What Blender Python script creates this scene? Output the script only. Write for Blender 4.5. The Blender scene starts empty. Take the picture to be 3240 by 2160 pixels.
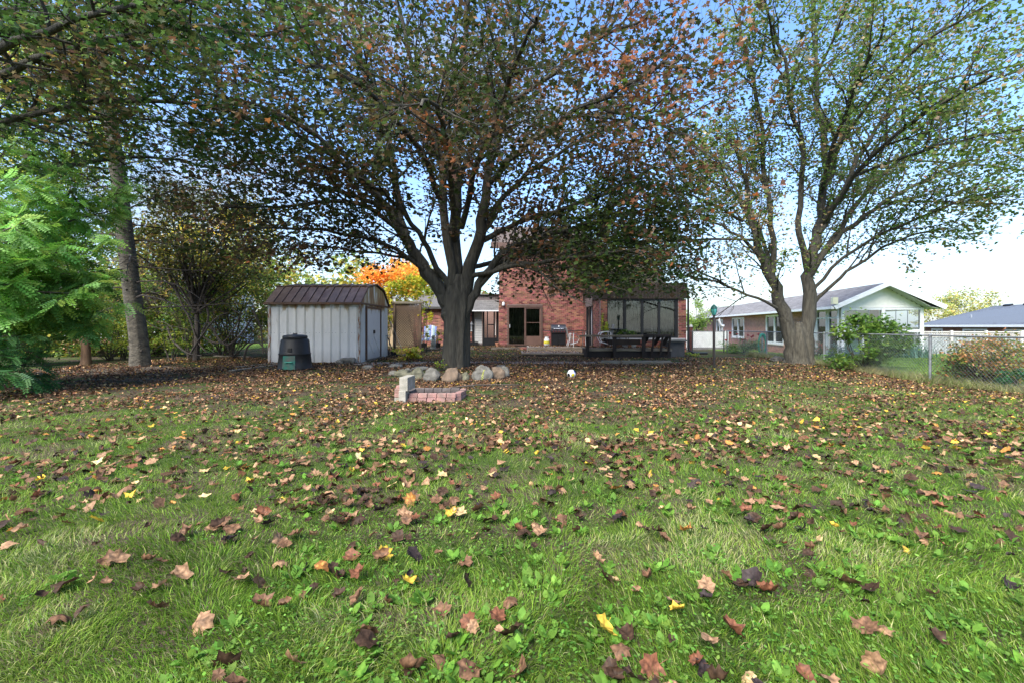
import bpy, math, random
import numpy as np
from mathutils import Vector, Matrix, noise as mnoise
S = bpy.context.scene
R = math.radians
rng = np.random.default_rng(7)
random.seed(7)

# ------------------------------------------------------------------ camera, sky, sun, exposure
CH = 1.25                       # camera height
F = 1400.0                      # focal length in photo pixels (3240 wide)
HY = 1032.0                     # photo row of the horizon
cd = bpy.data.cameras.new("camera"); cam = bpy.data.objects.new("camera", cd)
S.collection.objects.link(cam); S.camera = cam
cam.location = (0, 0, CH); cam.rotation_euler = (R(90), 0, 0)
cd.sensor_width = 36; cd.lens = 36 * F / 3240; cd.shift_y = -(1080 - HY) / 3240
cd.clip_start = .05; cd.clip_end = 2000

W = bpy.data.worlds.new("World"); S.world = W; W.use_nodes = True
n = W.node_tree.nodes; l = W.node_tree.links; n.clear()
SUN_EL, SUN_AZ = 48, -150        # azimuth from +Y (away from the camera) towards +X
sky = n.new("ShaderNodeTexSky"); sky.sky_type = 'NISHITA'; sky.sun_disc = False
sky.sun_elevation = R(SUN_EL); sky.sun_rotation = R(SUN_AZ); sky.ozone_density = 2.2; sky.dust_density = .6; sky.air_density = 1.0
tc = n.new("ShaderNodeTexCoord"); sep = n.new("ShaderNodeSeparateXYZ"); l.new(tc.outputs['Generated'], sep.inputs[0])
mp = n.new("ShaderNodeMapping"); mp.inputs['Scale'].default_value = (1, 1, 2.6); mp.inputs['Location'].default_value = (.35, .1, 0)
l.new(tc.outputs['Generated'], mp.inputs[0])
no = n.new("ShaderNodeTexNoise"); no.inputs['Scale'].default_value = 1.9; no.inputs['Detail'].default_value = 7; no.inputs['Roughness'].default_value = .55
l.new(mp.outputs[0], no.inputs['Vector'])
cr = n.new("ShaderNodeValToRGB"); cr.color_ramp.elements[0].position = .48; cr.color_ramp.elements[1].position = .74
l.new(no.outputs['Fac'], cr.inputs[0])
hz = n.new("ShaderNodeMapRange"); hz.inputs['From Min'].default_value = .0; hz.inputs['From Max'].default_value = .34
hz.inputs['To Min'].default_value = .85; hz.inputs['To Max'].default_value = 0; l.new(sep.outputs['Z'], hz.inputs[0])
mx = n.new("ShaderNodeMath"); mx.operation = 'MAXIMUM'; l.new(cr.outputs[0], mx.inputs[0]); l.new(hz.outputs[0], mx.inputs[1])
hs = n.new("ShaderNodeHueSaturation"); hs.inputs['Saturation'].default_value = 1.15; hs.inputs['Hue'].default_value = .506; hs.inputs['Value'].default_value = 1.6
l.new(sky.outputs[0], hs.inputs['Color'])
mc = n.new("ShaderNodeMixRGB"); mc.inputs[2].default_value = (2.45, 2.75, 3.15, 1)
l.new(mx.outputs[0], mc.inputs[0]); l.new(hs.outputs[0], mc.inputs[1])
bg = n.new("ShaderNodeBackground"); bg.inputs[1].default_value = .10; l.new(mc.outputs[0], bg.inputs[0])
wo = n.new("ShaderNodeOutputWorld"); l.new(bg.outputs[0], wo.inputs[0])

sl = bpy.data.lights.new("sun", 'SUN'); sl.energy = 3.5; sl.angle = R(38); sl.color = (1, .95, .87)
so = bpy.data.objects.new("sun", sl); S.collection.objects.link(so)
sd = Vector((math.sin(R(SUN_AZ)) * math.cos(R(SUN_EL)), math.cos(R(SUN_AZ)) * math.cos(R(SUN_EL)), math.sin(R(SUN_EL))))
so.rotation_euler = sd.to_track_quat('Z', 'Y').to_euler(); so.location = (0, 0, 30)
S.view_settings.view_transform = 'Standard'; S.view_settings.look = 'None'
S.view_settings.gamma = 1; S.view_settings.exposure = 1.55; S.view_settings.use_curve_mapping = False
S.cycles.use_denoising = True
S.cycles.max_bounces = 7; S.cycles.diffuse_bounces = 3; S.cycles.glossy_bounces = 3; S.cycles.transmission_bounces = 5; S.cycles.transparent_max_bounces = 8

def P(px, py, D):               # photo pixel at a distance -> place
    return ((px - 1620) / F * D, D, CH + (HY - py) / F * D)

# ------------------------------------------------------------------ materials
MC = {}
def nodes(name):
    m = bpy.data.materials.new(name); m.use_nodes = True
    return m, m.node_tree.nodes, m.node_tree.links
def pbr(name, col, rough=.7, var=.15, scale=8, bump=.2, bscale=40, metal=0, stretch=(1, 1, 1), col2=None, island=0, spec=.4, thr=(.35, .65), bdist=.01):
    if name in MC: return MC[name]
    m, n, l = nodes(name); b = n['Principled BSDF']
    b.inputs['Roughness'].default_value = rough; b.inputs['Metallic'].default_value = metal
    b.inputs['Specular IOR Level'].default_value = spec
    tc = n.new('ShaderNodeTexCoord'); mp = n.new('ShaderNodeMapping'); mp.inputs['Scale'].default_value = stretch
    l.new(tc.outputs['Object'], mp.inputs[0])
    no = n.new('ShaderNodeTexNoise'); no.inputs['Scale'].default_value = scale; no.inputs['Detail'].default_value = 6
    no.inputs['Roughness'].default_value = .6
    l.new(mp.outputs[0], no.inputs['Vector'])
    cr = n.new('ShaderNodeValToRGB'); e = cr.color_ramp.elements
    c2 = col2 or tuple(c * (1 - var) for c in col); c1 = col if col2 else tuple(min(1, c * (1 + var)) for c in col)
    e[0].color = (*c2, 1); e[1].color = (*c1, 1); e[0].position, e[1].position = thr
    l.new(no.outputs['Fac'], cr.inputs[0]); out = cr.outputs[0]
    if island:
        g = n.new('ShaderNodeNewGeometry'); oi = n.new('ShaderNodeObjectInfo')
        a = n.new('ShaderNodeMath'); a.operation = 'ADD'; l.new(g.outputs['Random Per Island'], a.inputs[0]); l.new(oi.outputs['Random'], a.inputs[1])
        f = n.new('ShaderNodeMath'); f.operation = 'FRACT'; l.new(a.outputs[0], f.inputs[0])
        mr = n.new('ShaderNodeMapRange'); mr.inputs['To Min'].default_value = 1 - island; mr.inputs['To Max'].default_value = 1 + island
        l.new(f.outputs[0], mr.inputs[0])
        h = n.new('ShaderNodeHueSaturation'); l.new(mr.outputs[0], h.inputs['Value']); l.new(out, h.inputs['Color'])
        m2 = n.new('ShaderNodeMapRange'); m2.inputs['To Min'].default_value = .5 - island * .05; m2.inputs['To Max'].default_value = .5 + island * .05
        f2 = n.new('ShaderNodeMath'); f2.operation = 'FRACT'; a2 = n.new('ShaderNodeMath'); a2.operation = 'MULTIPLY'; a2.inputs[1].default_value = 7.3
        l.new(f.outputs[0], a2.inputs[0]); l.new(a2.outputs[0], f2.inputs[0]); l.new(f2.outputs[0], m2.inputs[0]); l.new(m2.outputs[0], h.inputs['Hue'])
        out = h.outputs[0]
    l.new(out, b.inputs['Base Color'])
    if bump:
        n2 = n.new('ShaderNodeTexNoise'); n2.inputs['Scale'].default_value = bscale; n2.inputs['Detail'].default_value = 5
        l.new(mp.outputs[0], n2.inputs['Vector'])
        bp = n.new('ShaderNodeBump'); bp.inputs['Strength'].default_value = bump; bp.inputs['Distance'].default_value = bdist
        l.new(n2.outputs['Fac'], bp.inputs['Height']); l.new(bp.outputs[0], b.inputs['Normal'])
    MC[name] = m; return m
def leafmat(name, trans=.35, rough=.55, fac=1.6, spec=.3, mott=.2):
    m, n, l = nodes(name); b = n['Principled BSDF']; b.inputs['Roughness'].default_value = rough; b.inputs['Specular IOR Level'].default_value = spec
    a0 = n.new('ShaderNodeAttribute'); a0.attribute_name = 'col'; ge = n.new('ShaderNodeNewGeometry'); nn = n.new('ShaderNodeTexNoise'); nn.inputs['Scale'].default_value = 55; nn.inputs['Detail'].default_value = 3
    l.new(ge.outputs['Position'], nn.inputs['Vector']); vr = n.new('ShaderNodeMapRange'); vr.inputs['From Min'].default_value = .3; vr.inputs['From Max'].default_value = .7; vr.inputs['To Min'].default_value = 1 - mott; vr.inputs['To Max'].default_value = 1 + mott
    l.new(nn.outputs['Fac'], vr.inputs[0]); at = n.new('ShaderNodeHueSaturation'); l.new(vr.outputs[0], at.inputs['Value']); l.new(a0.outputs['Color'], at.inputs['Color']); l.new(at.outputs['Color'], b.inputs['Base Color'])
    t = n.new('ShaderNodeBsdfTranslucent'); mul = n.new('ShaderNodeVectorMath'); mul.operation = 'SCALE'; mul.inputs['Scale'].default_value = fac
    l.new(at.outputs['Color'], mul.inputs[0]); l.new(mul.outputs[0], t.inputs[0])
    mx = n.new('ShaderNodeMixShader'); mx.inputs[0].default_value = trans
    l.new(b.outputs[0], mx.inputs[1]); l.new(t.outputs[0], mx.inputs[2]); l.new(mx.outputs[0], n['Material Output'].inputs[0])
    return m
def glassmat(name, tint=(.8, .85, .85), refl=.12):
    m, n, l = nodes(name); n.remove(n['Principled BSDF'])
    g = n.new('ShaderNodeBsdfGlossy'); g.inputs['Roughness'].default_value = .02; t = n.new('ShaderNodeBsdfTransparent'); t.inputs[0].default_value = (*tint, 1)
    fr = n.new('ShaderNodeFresnel'); fr.inputs[0].default_value = 1.5
    ad = n.new('ShaderNodeMath'); ad.operation = 'ADD'; ad.inputs[1].default_value = refl; ad.use_clamp = True; l.new(fr.outputs[0], ad.inputs[0])
    mx = n.new('ShaderNodeMixShader'); l.new(ad.outputs[0], mx.inputs[0]); l.new(t.outputs[0], mx.inputs[1]); l.new(g.outputs[0], mx.inputs[2])
    l.new(mx.outputs[0], n['Material Output'].inputs[0]); return m

LEAF = leafmat('leaf', .35, .55, 1.7); DRY = leafmat('dry_leaf', .15, .6, 1.2, .2, .5); GRASSM = leafmat('grass_blade', .35, .7, 1.5, .12)
BARK = pbr('bark', (.095, .087, .065), .9, col2=(.030, .027, .021), scale=7, bump=1, bscale=9, stretch=(2.6, 2.6, .45), bdist=.05, thr=(.3, .7))
BARK2 = pbr('bark_spruce', (.17, .15, .115), .9, col2=(.05, .045, .036), scale=6, bump=1, bscale=14, stretch=(1, 1, 2.2), bdist=.03, thr=(.3, .7))
TWIG = pbr('twig_bark', (.07, .058, .048), .9, .4, 3, 0)
WHITE = pbr('white_paint', (.76, .77, .77), .5, .06, 3, .05)
STEEL = pbr('galvanised_steel', (.36, .38, .4), .45, .15, 6, .1, metal=.6)
BLACKP = pbr('black_plastic', (.018, .018, .019), .42, .2, 5, .1, 60)
BLACKM = pbr('black_metal', (.015, .015, .017), .35, .2, 5, .05)
DARKB = pbr('dark_brown_wood', (.028, .02, .016), .75, .35, 4, .4, 30, stretch=(1, 1, .3))
BROWNM = pbr('brown_frame', (.11, .065, .05), .5, .15, 4, .05)
WOOD = pbr('weathered_timber', (.30, .25, .18), .85, col2=(.13, .105, .075), scale=5, bump=.5, bscale=20, stretch=(.4, 3, 3), island=.15)
WOODG = pbr('grey_timber', (.27, .235, .18), .85, col2=(.15, .125, .09), scale=5, bump=.5, bscale=20, stretch=(.5, 3, 3), island=.15)
BRICKR = pbr('red_brick', (.31, .125, .09), .9, col2=(.17, .068, .05), scale=30, bump=.4, bscale=90, island=.55)
BRICKN = pbr('neighbour_brick', (.42, .21, .15), .9, col2=(.30, .13, .09), scale=30, bump=.3, bscale=90, island=.25)
MORTAR = pbr('mortar', (.27, .225, .20), .95, .15, 30, .3, 100)
MORTARN = pbr('pale_mortar', (.66, .62, .56), .95, .12, 30, .3, 100)
GLASS = glassmat('window_glass', (.85, .88, .85), .03)
GLASSR = glassmat('porch_glass', (.8, .85, .88), .12)
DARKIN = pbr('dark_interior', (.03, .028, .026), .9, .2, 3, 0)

# ------------------------------------------------------------------ mesh helpers
def link(o): S.collection.objects.link(o); return o
def tag(o, label=None, cat=None, group=None, kind=None):
    if label: o['label'] = label
    if cat: o['category'] = cat
    if group: o['group'] = group
    if kind: o['kind'] = kind
    return o
def thing(name, loc, label, cat, group=None):
    o = link(bpy.data.objects.new(name, None)); o.location = loc; o.empty_display_size = .2
    return tag(o, label, cat, group)
def adopt(o, parent):
    if parent is not None:
        o.parent = parent
        L = Vector(parent.location)
        o.matrix_parent_inverse = Matrix.Translation(-L) if parent.type == 'EMPTY' else Matrix.Identity(4)
    return o
def npmesh(name, V, Fc, mat=None, parent=None, col=None, smooth=False):
    V = np.asarray(V, dtype=np.float32); Fc = np.asarray(Fc, dtype=np.int32)
    me = bpy.data.meshes.new(name); me.vertices.add(len(V)); me.vertices.foreach_set('co', V.ravel())
    k = Fc.shape[1]; me.loops.add(Fc.size); me.loops.foreach_set('vertex_index', Fc.ravel())
    me.polygons.add(len(Fc)); me.polygons.foreach_set('loop_start', np.arange(0, Fc.size, k, dtype=np.int32))
    me.update(calc_edges=True)
    if smooth: me.polygons.foreach_set('use_smooth', np.ones(len(Fc), dtype=bool))
    if col is not None:
        a = me.attributes.new('col', 'FLOAT_COLOR', 'POINT')
        c = np.ones((len(V), 4), dtype=np.float32); c[:, :3] = col; a.data.foreach_set('color', c.ravel())
    if mat: me.materials.append(mat)
    o = link(bpy.data.objects.new(name, me)); return adopt(o, parent)

class MB:
    def __init__(s, fr=None): s.v = []; s.f = []; s.fr = fr
    def add(s, vs, fs):
        k = len(s.v); s.v += [tuple(p) for p in vs]; s.f += [tuple(i + k for i in f) for f in fs]; return s
    def box(s, x0, x1, y0, y1, z0, z1):
        return s.add([(x0, y0, z0), (x1, y0, z0), (x1, y1, z0), (x0, y1, z0), (x0, y0, z1), (x1, y0, z1), (x1, y1, z1), (x0, y1, z1)],
                     [(3, 2, 1, 0), (4, 5, 6, 7), (0, 1, 5, 4), (1, 2, 6, 5), (2, 3, 7, 6), (3, 0, 4, 7)])
    def rbox(s, c, size, rot=(0, 0, 0)):
        M = Matrix.Translation(c) @ (Matrix.Rotation(rot[2], 4, 'Z') @ Matrix.Rotation(rot[1], 4, 'Y') @ Matrix.Rotation(rot[0], 4, 'X'))
        a, b, h = [q / 2 for q in size]
        vs = [M @ Vector(p) for p in [(-a, -b, -h), (a, -b, -h), (a, b, -h), (-a, b, -h), (-a, -b, h), (a, -b, h), (a, b, h), (-a, b, h)]]
        return s.add(vs, [(3, 2, 1, 0), (4, 5, 6, 7), (0, 1, 5, 4), (1, 2, 6, 5), (2, 3, 7, 6), (3, 0, 4, 7)])
    def bar(s, p, q, w, h):     # rectangular bar between two points
        p = Vector(p); q = Vector(q); d = (q - p); L = d.length; d.normalize()
        up = Vector((0, 0, 1)) if abs(d.z) < .95 else Vector((0, 1, 0))
        a = d.cross(up).normalized() * w / 2; b = a.cross(d).normalized() * h / 2
        vs = [p - a - b, p + a - b, p + a + b, p - a + b, q - a - b, q + a - b, q + a + b, q - a + b]
        return s.add(vs, [(0, 1, 2, 3), (7, 6, 5, 4), (0, 4, 5, 1), (1, 5, 6, 2), (2, 6, 7, 3), (3, 7, 4, 0)])
    def tube(s, pts, rad, k=8, cap=True):
        pts = [Vector(p) for p in pts]; n_ = len(pts)
        if not hasattr(rad, '__len__'): rad = [rad] * n_
        base = len(s.v); prev = None
        for i, p in enumerate(pts):
            t = (pts[min(i + 1, n_ - 1)] - pts[max(i - 1, 0)]).normalized()
            if prev is None:
                u = t.cross(Vector((0, 0, 1)) if abs(t.z) < .9 else Vector((1, 0, 0))).normalized()
            else: u = (prev - t * prev.dot(t)).normalized()
            prev = u; w = t.cross(u)
            for j in range(k):
                a = 2 * math.pi * j / k; q = p + (u * math.cos(a) + w * math.sin(a)) * rad[i]; s.v.append(tuple(q))
        for i in range(n_ - 1):
            for j in range(k):
                a = base + i * k + j; b = base + i * k + (j + 1) % k; s.f.append((a, b, b + k, a + k))
        if cap: s.f.append(tuple(base + j for j in range(k))[::-1]); s.f.append(tuple(base + (n_ - 1) * k + j for j in range(k)))
        return s
    def lathe(s, c, prof, k=24, cap=True):   # prof = [(r, z)]
        base = len(s.v); cx, cy, cz = c
        for r, z in prof:
            for j in range(k):
                a = 2 * math.pi * j / k; s.v.append((cx + r * math.cos(a), cy + r * math.sin(a), cz + z))
        for i in range(len(prof) - 1):
            for j in range(k):
                a = base + i * k + j; b = base + i * k + (j + 1) % k; s.f.append((a, b, b + k, a + k))
        if cap: s.f.append(tuple(base + j for j in range(k))[::-1]); s.f.append(tuple(base + (len(prof) - 1) * k + j for j in range(k)))
        return s
    def prism(s, poly, y0, y1):   # polygon in (x,z) extruded along y
        k = len(poly); vs = [(x, y0, z) for x, z in poly] + [(x, y1, z) for x, z in poly]
        return s.add(vs, [tuple(range(k)), tuple(range(2 * k - 1, k - 1, -1))] + [((i + 1) % k, i, i + k, (i + 1) % k + k) for i in range(k)])
    def prismx(s, poly, x0, x1):  # polygon in (y,z) extruded along x
        k = len(poly); vs = [(x0, y, z) for y, z in poly] + [(x1, y, z) for y, z in poly]
        return s.add(vs, [tuple(range(k)), tuple(range(2 * k - 1, k - 1, -1))] + [((i + 1) % k, i, i + k, (i + 1) % k + k) for i in range(k)])
    def build(s, name, mat, parent=None, smooth=False, bevel=0, kind=None, label=None):
        me = bpy.data.meshes.new(name)
        v = s.v
        if s.fr:
            ox, oy, a = s.fr; c, d = math.cos(a), math.sin(a); v = [(ox + x * c - y * d, oy + x * d + y * c, z) for x, y, z in v]
        me.from_pydata(v, [], s.f); me.update()
        if smooth: me.polygons.foreach_set('use_smooth', [True] * len(me.polygons))
        me.materials.append(mat)
        o = link(bpy.data.objects.new(name, me)); adopt(o, parent)
        if bevel:
            b = o.modifiers.new('b', 'BEVEL'); b.width = bevel; b.segments = 2; b.limit_method = 'ANGLE'
        if smooth:
            try: me.set_sharp_from_angle(angle=R(40))
            except Exception: pass
        tag(o, label, None, None, kind); return o

# ------------------------------------------------------------------ terrain
def sm(a, b, x): t = np.clip((x - a) / (b - a), 0, 1); return t * t * (3 - 2 * t)
_g = rng.random((64, 64))
def vnoise(x, y):               # smooth value noise 0..1
    x = np.asarray(x, float); y = np.asarray(y, float); xi = np.floor(x).astype(int); yi = np.floor(y).astype(int); fx = x - xi; fy = y - yi
    fx = fx * fx * (3 - 2 * fx); fy = fy * fy * (3 - 2 * fy)
    a = _g[xi % 64, yi % 64]; b = _g[(xi + 1) % 64, yi % 64]; c = _g[xi % 64, (yi + 1) % 64]; d = _g[(xi + 1) % 64, (yi + 1) % 64]
    return (a * (1 - fx) + b * fx) * (1 - fy) + (c * (1 - fx) + d * fx) * fy
def fbm(x, y): return (vnoise(x, y) + .5 * vnoise(x * 2.1 + 9, y * 2.1 + 3) + .25 * vnoise(x * 4.3 + 5, y * 4.3 + 1)) / 1.75
def ground_z(x, y):
    x = np.asarray(x, float); y = np.asarray(y, float)
    z = .19 * sm(17.6, 20.4, y) * sm(-7.5, -5, x) * (1 - sm(.2, .5, x)) * (1 - sm(30, 34, y))
    z = z - .13 * np.exp(-((x - 10.3) / 2.6) ** 2 - ((y - 10.2) / 3.2) ** 2)
    z = z + .05 * (vnoise(x * .5 + 20, y * .5) - .5) * sm(1, 3, y) * (1 - sm(13, 16, y))
    z = z - .5 * sm(17, 30, y) * sm(11, 15, x) - .8 * sm(26, 36, y) * sm(22, 32, x)
    z = z + .05 * np.exp(-((x + 1.6) / 1.1) ** 2 - ((y - 13) / 1.1) ** 2)
    return z
# ------------------------------------------------------------------ ground sheets
def sheet(name, xs, ys, dz, mat, label, hole=None):
    X, Y = np.meshgrid(xs, ys); Z = ground_z(X, Y) + dz; nx, ny = len(xs), len(ys)
    V = np.stack([X.ravel(), Y.ravel(), Z.ravel()], 1); i = np.arange(nx * ny).reshape(ny, nx)
    Fc = np.stack([i[:-1, :-1], i[:-1, 1:], i[1:, 1:], i[1:, :-1]], -1).reshape(-1, 4)
    return tag(npmesh(name, V, Fc, mat, smooth=True), label, None, None, 'structure')
def ground_mat(name, c_soil, c_dark, c_green, gthr):
    m, n, l = nodes(name); b = n['Principled BSDF']; b.inputs['Roughness'].default_value = 1; b.inputs['Specular IOR Level'].default_value = .1
    tc = n.new('ShaderNodeTexCoord')
    def nz(s, d=8):
        o = n.new('ShaderNodeTexNoise'); o.inputs['Scale'].default_value = s; o.inputs['Detail'].default_value = d; l.new(tc.outputs['Object'], o.inputs['Vector']); return o
    a = nz(30); r = n.new('ShaderNodeValToRGB'); r.color_ramp.elements[0].color = (*c_dark, 1); r.color_ramp.elements[1].color = (*c_soil, 1)
    r.color_ramp.elements[0].position = .35; r.color_ramp.elements[1].position = .65; l.new(a.outputs['Fac'], r.inputs[0])
    c = nz(1.6); r2 = n.new('ShaderNodeValToRGB'); r2.color_ramp.elements[0].position = gthr; r2.color_ramp.elements[1].position = gthr + .1; l.new(c.outputs['Fac'], r2.inputs[0])
    mx = n.new('ShaderNodeMixRGB'); mx.inputs[2].default_value = (*c_green, 1); l.new(r2.outputs[0], mx.inputs[0]); l.new(r.outputs[0], mx.inputs[1])
    l.new(mx.outputs[0], b.inputs['Base Color'])
    bp = n.new('ShaderNodeBump'); bp.inputs['Strength'].default_value = .8; bp.inputs['Distance'].default_value = .02; l.new(nz(60).outputs['Fac'], bp.inputs['Height']); l.new(bp.outputs[0], b.inputs['Normal'])
    return m
far = lambda a, b, k: np.linspace(a, b, k)
xs = np.concatenate([far(-900, -40, 12)[:-1], far(-40, -20, 12)[:-1], far(-20, 20, 161)[:-1], far(20, 60, 28)[:-1], far(60, 900, 12)])
ys = np.concatenate([far(-60, 0, 6)[:-1], far(0, 30, 121)[:-1], far(30, 60, 24)[:-1], far(60, 1200, 14)])
sheet('ground', xs, ys, 0, ground_mat('ground_soil', (.10, .075, .05), (.045, .035, .026), (.05, .075, .02), .46), 'yard ground of dark soil and thin turf')
lawn_bright = ground_mat('lawn_green', (.13, .2, .035), (.08, .14, .022), (.16, .24, .05), .5)
sheet('lawn', far(10.55, 33, 60), far(3, 34, 80), .006, lawn_bright, 'bright mown green lawn beyond the chain link fence')
sheet('lawn', far(-34, -14.5, 40), far(19, 32, 40), .006, lawn_bright, 'bright green lawn seen through the shrubs on the left')
dirt = ground_mat('bare_dirt', (.17, .14, .11), (.11, .09, .07), (.14, .11, .085), .6)
def patch(name, cx, cy, rx, ry, mat, label, dz=.008, k=40):
    a = np.linspace(0, 2 * np.pi, k, endpoint=False); rr = 1 + .22 * (vnoise(np.cos(a) * 2 + cx, np.sin(a) * 2 + cy) - .5) * 2
    V = [(cx, cy)]; Fc = []
    for s_ in (.5, 1):
        V += [(cx + rx * s_ * q * math.cos(t), cy + ry * s_ * q * math.sin(t)) for t, q in zip(a, rr)]
    V = np.array(V); Z = ground_z(V[:, 0], V[:, 1]) + dz
    m = MB(); m.v = [(x, y, z) for (x, y), z in zip(V, Z)]
    for i in range(k):
        j = (i + 1) % k; m.f.append((0, 1 + i, 1 + j)); m.f.append((1 + i, 1 + k + i, 1 + k + j, 1 + j))
    return tag(m.build(name, mat), label, None, None, 'structure')
patch('dirt_patch', -10.6, 12.6, 2.6, 1.1, dirt, 'bare brown dirt around the foot of the spruce')
patch('dirt_patch', -8.4, 10.4, 1.5, .35, dirt, 'narrow worn strip of dirt under the left foliage')
patch('gravel_path', 1.6, 15.2, 4.6, .55, pbr('pale_gravel', (.30, .25, .21), .95, col2=(.15, .12, .10), scale=25, bump=.8, bscale=80), 'pale gravel strip in front of the timber steps')
patch('gravel_path', -4.2, 14.9, 1.5, .5, MC['pale_gravel'], 'pale worn slab and gravel beside the shed corner')
road = sheet('road', far(-300, 300, 4), far(75, 82, 3), .01, pbr('asphalt', (.05, .05, .052), .9, .2, 4, .2), 'street far behind the houses')

# ------------------------------------------------------------------ bricks
def rects(L, z0, z1, ops):
    us = sorted({0, L} | {a for o in ops for a in o[:2]}); zs = sorted({z0, z1} | {a for o in ops for a in o[2:]}); out = []
    for a, b in zip(us, us[1:]):
        run = None
        for c, d in zip(zs, zs[1:]):
            if any(o[0] <= a + 1e-6 and b <= o[1] + 1e-6 and o[2] <= c + 1e-6 and d <= o[3] + 1e-6 for o in ops):
                if run: out.append(run); run = None
            elif run: run = (a, b, run[2], d)
            else: run = (a, b, c, d)
        if run: out.append(run)
    return out
def brick_wall(parent, p0, ang, L, z0, z1, ops=(), thick=.2, single=None, mats=(BRICKR, MORTAR), gable=None, bw=.2, bh=.066, g=.011, label=None):
    """wall running from p0 along ang, outer face on its right hand side (local -y)"""
    fr = (p0[0], p0[1], ang)
    w = MB(fr)
    for a, b, c, d in rects(L, z0, z1, ops): w.box(a, b, 0, thick, c, d)
    if gable: w.prism([(0, z1 + .001), (L, z1 + .001), (L / 2, gable)], 0, thick)
    wall = w.build('wall', mats[1], parent, label=label)
    me = bpy.data.meshes.new('brick'); a, h = bw / 2, bh / 2
    vs = [(-a, -.009, -h), (a, -.009, -h), (a, 0, -h), (-a, 0, -h), (-a, -.009, h), (a, -.009, h), (a, 0, h), (-a, 0, h)]
    me.from_pydata(vs, [], [(4, 5, 6, 7), (0, 1, 5, 4), (1, 2, 6, 5), (3, 0, 4, 7), (3, 2, 1, 0)]); me.materials.append(mats[0])
    st = MB(fr); nb = 0; row = 0; z = z0 + .006
    top = gable or z1
    while z + bh < top:
        u = -(bw + g) / 2 * (row % 2); 
        if gable and z > z1: f = (z + bh - z1) / (gable - z1); lo, hi = L / 2 * f, L - L / 2 * f
        else: lo, hi = 0, L
        while u < hi:
            segs = [(max(u, lo), min(u + bw, hi))]
            for o in ops:
                if z + bh > o[2] and z < o[3]:
                    ns = []
                    for s0, s1 in segs:
                        if s1 <= o[0] or s0 >= o[1]: ns.append((s0, s1))
                        else:
                            if s0 < o[0]: ns.append((s0, o[0]))
                            if s1 > o[1]: ns.append((o[1], s1))
                    segs = ns
            for s0, s1 in segs:
                if s1 - s0 < .03: continue
                if single and nb < 300 and s1 - s0 > bw - .001 and single[0] < u < single[1] and single[2] < z < single[3]:
                    o = link(bpy.data.objects.new('brick', me)); c, d = math.cos(ang), math.sin(ang); q = (s0 + s1) / 2
                    o.parent = wall; o.location = (p0[0] + q * c, p0[1] + q * d, z + bh / 2); o.rotation_euler = (0, 0, ang); nb += 1
                else:
                    j = .002 * random.random()
                    st.box(s0, s1, -.008 - j, -.0005, z, z + bh)
            u += bw + g
        z += bh + g; row += 1
    if st.f: st.build('brickwork', mats[0], wall, kind='stuff')
    return wall
def shingles(parent, A, B, C, D, rows, cols, mat, fr=None, name='shingles'):
    """A,B eave corners, D,C ridge corners above them; overlapping rows of tabs joined"""
    A, B, C, D = map(Vector, (A, B, C, D)); n_ = (B - A).cross(D - A).normalized()
    if n_.z < 0: n_ = -n_
    m = MB(fr)
    for r in range(rows):
        t0, t1 = r / rows, (r + 1.15) / rows; t1 = min(t1, 1)
        a0, b0 = A.lerp(D, t0), B.lerp(C, t0); a1, b1 = A.lerp(D, t1), B.lerp(C, t1)
        off = (r * .37) % 1
        for c in range(-1, cols):
            s0, s1 = max(0, (c + off) / cols), min(1, (c + off + .965) / cols)
            if s1 <= s0: continue
            h = .008 + .012 * random.random()
            p = [a0.lerp(b0, s0), a0.lerp(b0, s1), a1.lerp(b1, s1), a1.lerp(b1, s0)]
            vs = [p[0], p[1], p[0] + n_ * h, p[1] + n_ * h, p[2] + n_ * .003, p[3] + n_ * .003]
            m.add(vs, [(0, 1, 3, 2), (2, 3, 4, 5)])
    return m.build(name, mat, parent, kind='stuff')
def slab(parent, name, A, B, C, D, t, mat, fr=None):
    A, B, C, D = map(Vector, (A, B, C, D)); n_ = (B - A).cross(D - A).normalized()
    if n_.z < 0: n_ = -n_
    m = MB(fr); m.add([A - n_ * t, B - n_ * t, C - n_ * t, D - n_ * t, A, B, C, D], [(3, 2, 1, 0), (4, 5, 6, 7), (0, 1, 5, 4), (1, 2, 6, 5), (2, 3, 7, 6), (3, 0, 4, 7)])
    return m.build(name, mat, parent)
def curtain(parent, x0, x1, y, z0, z1, mat, fr=None, pleat=.09, amp=.03):
    m = MB(fr); k = max(8, int((x1 - x0) / pleat * 4)); vs = []
    for i in range(k + 1):
        x = x0 + (x1 - x0) * i / k; yy = y + amp * math.sin(i / 4 * 2 * math.pi) + .012 * random.random()
        vs += [(x, yy, z0), (x, yy, z1)]
    m.add(vs, [(2 * i, 2 * i + 2, 2 * i + 3, 2 * i + 1) for i in range(k)])
    return m.build('curtain', mat, parent, smooth=True)

# ------------------------------------------------------------------ the brick house
house = thing('brick_house', (2, 24, 0), 'red brick house with dark brown trim and patio doors behind the central maple', 'house')
FZ = .243
CURT = pbr('olive_curtain', (.15, .155, .10), .9, col2=(.05, .055, .035), scale=9, bump=.2, stretch=(1, 1, .4))
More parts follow.
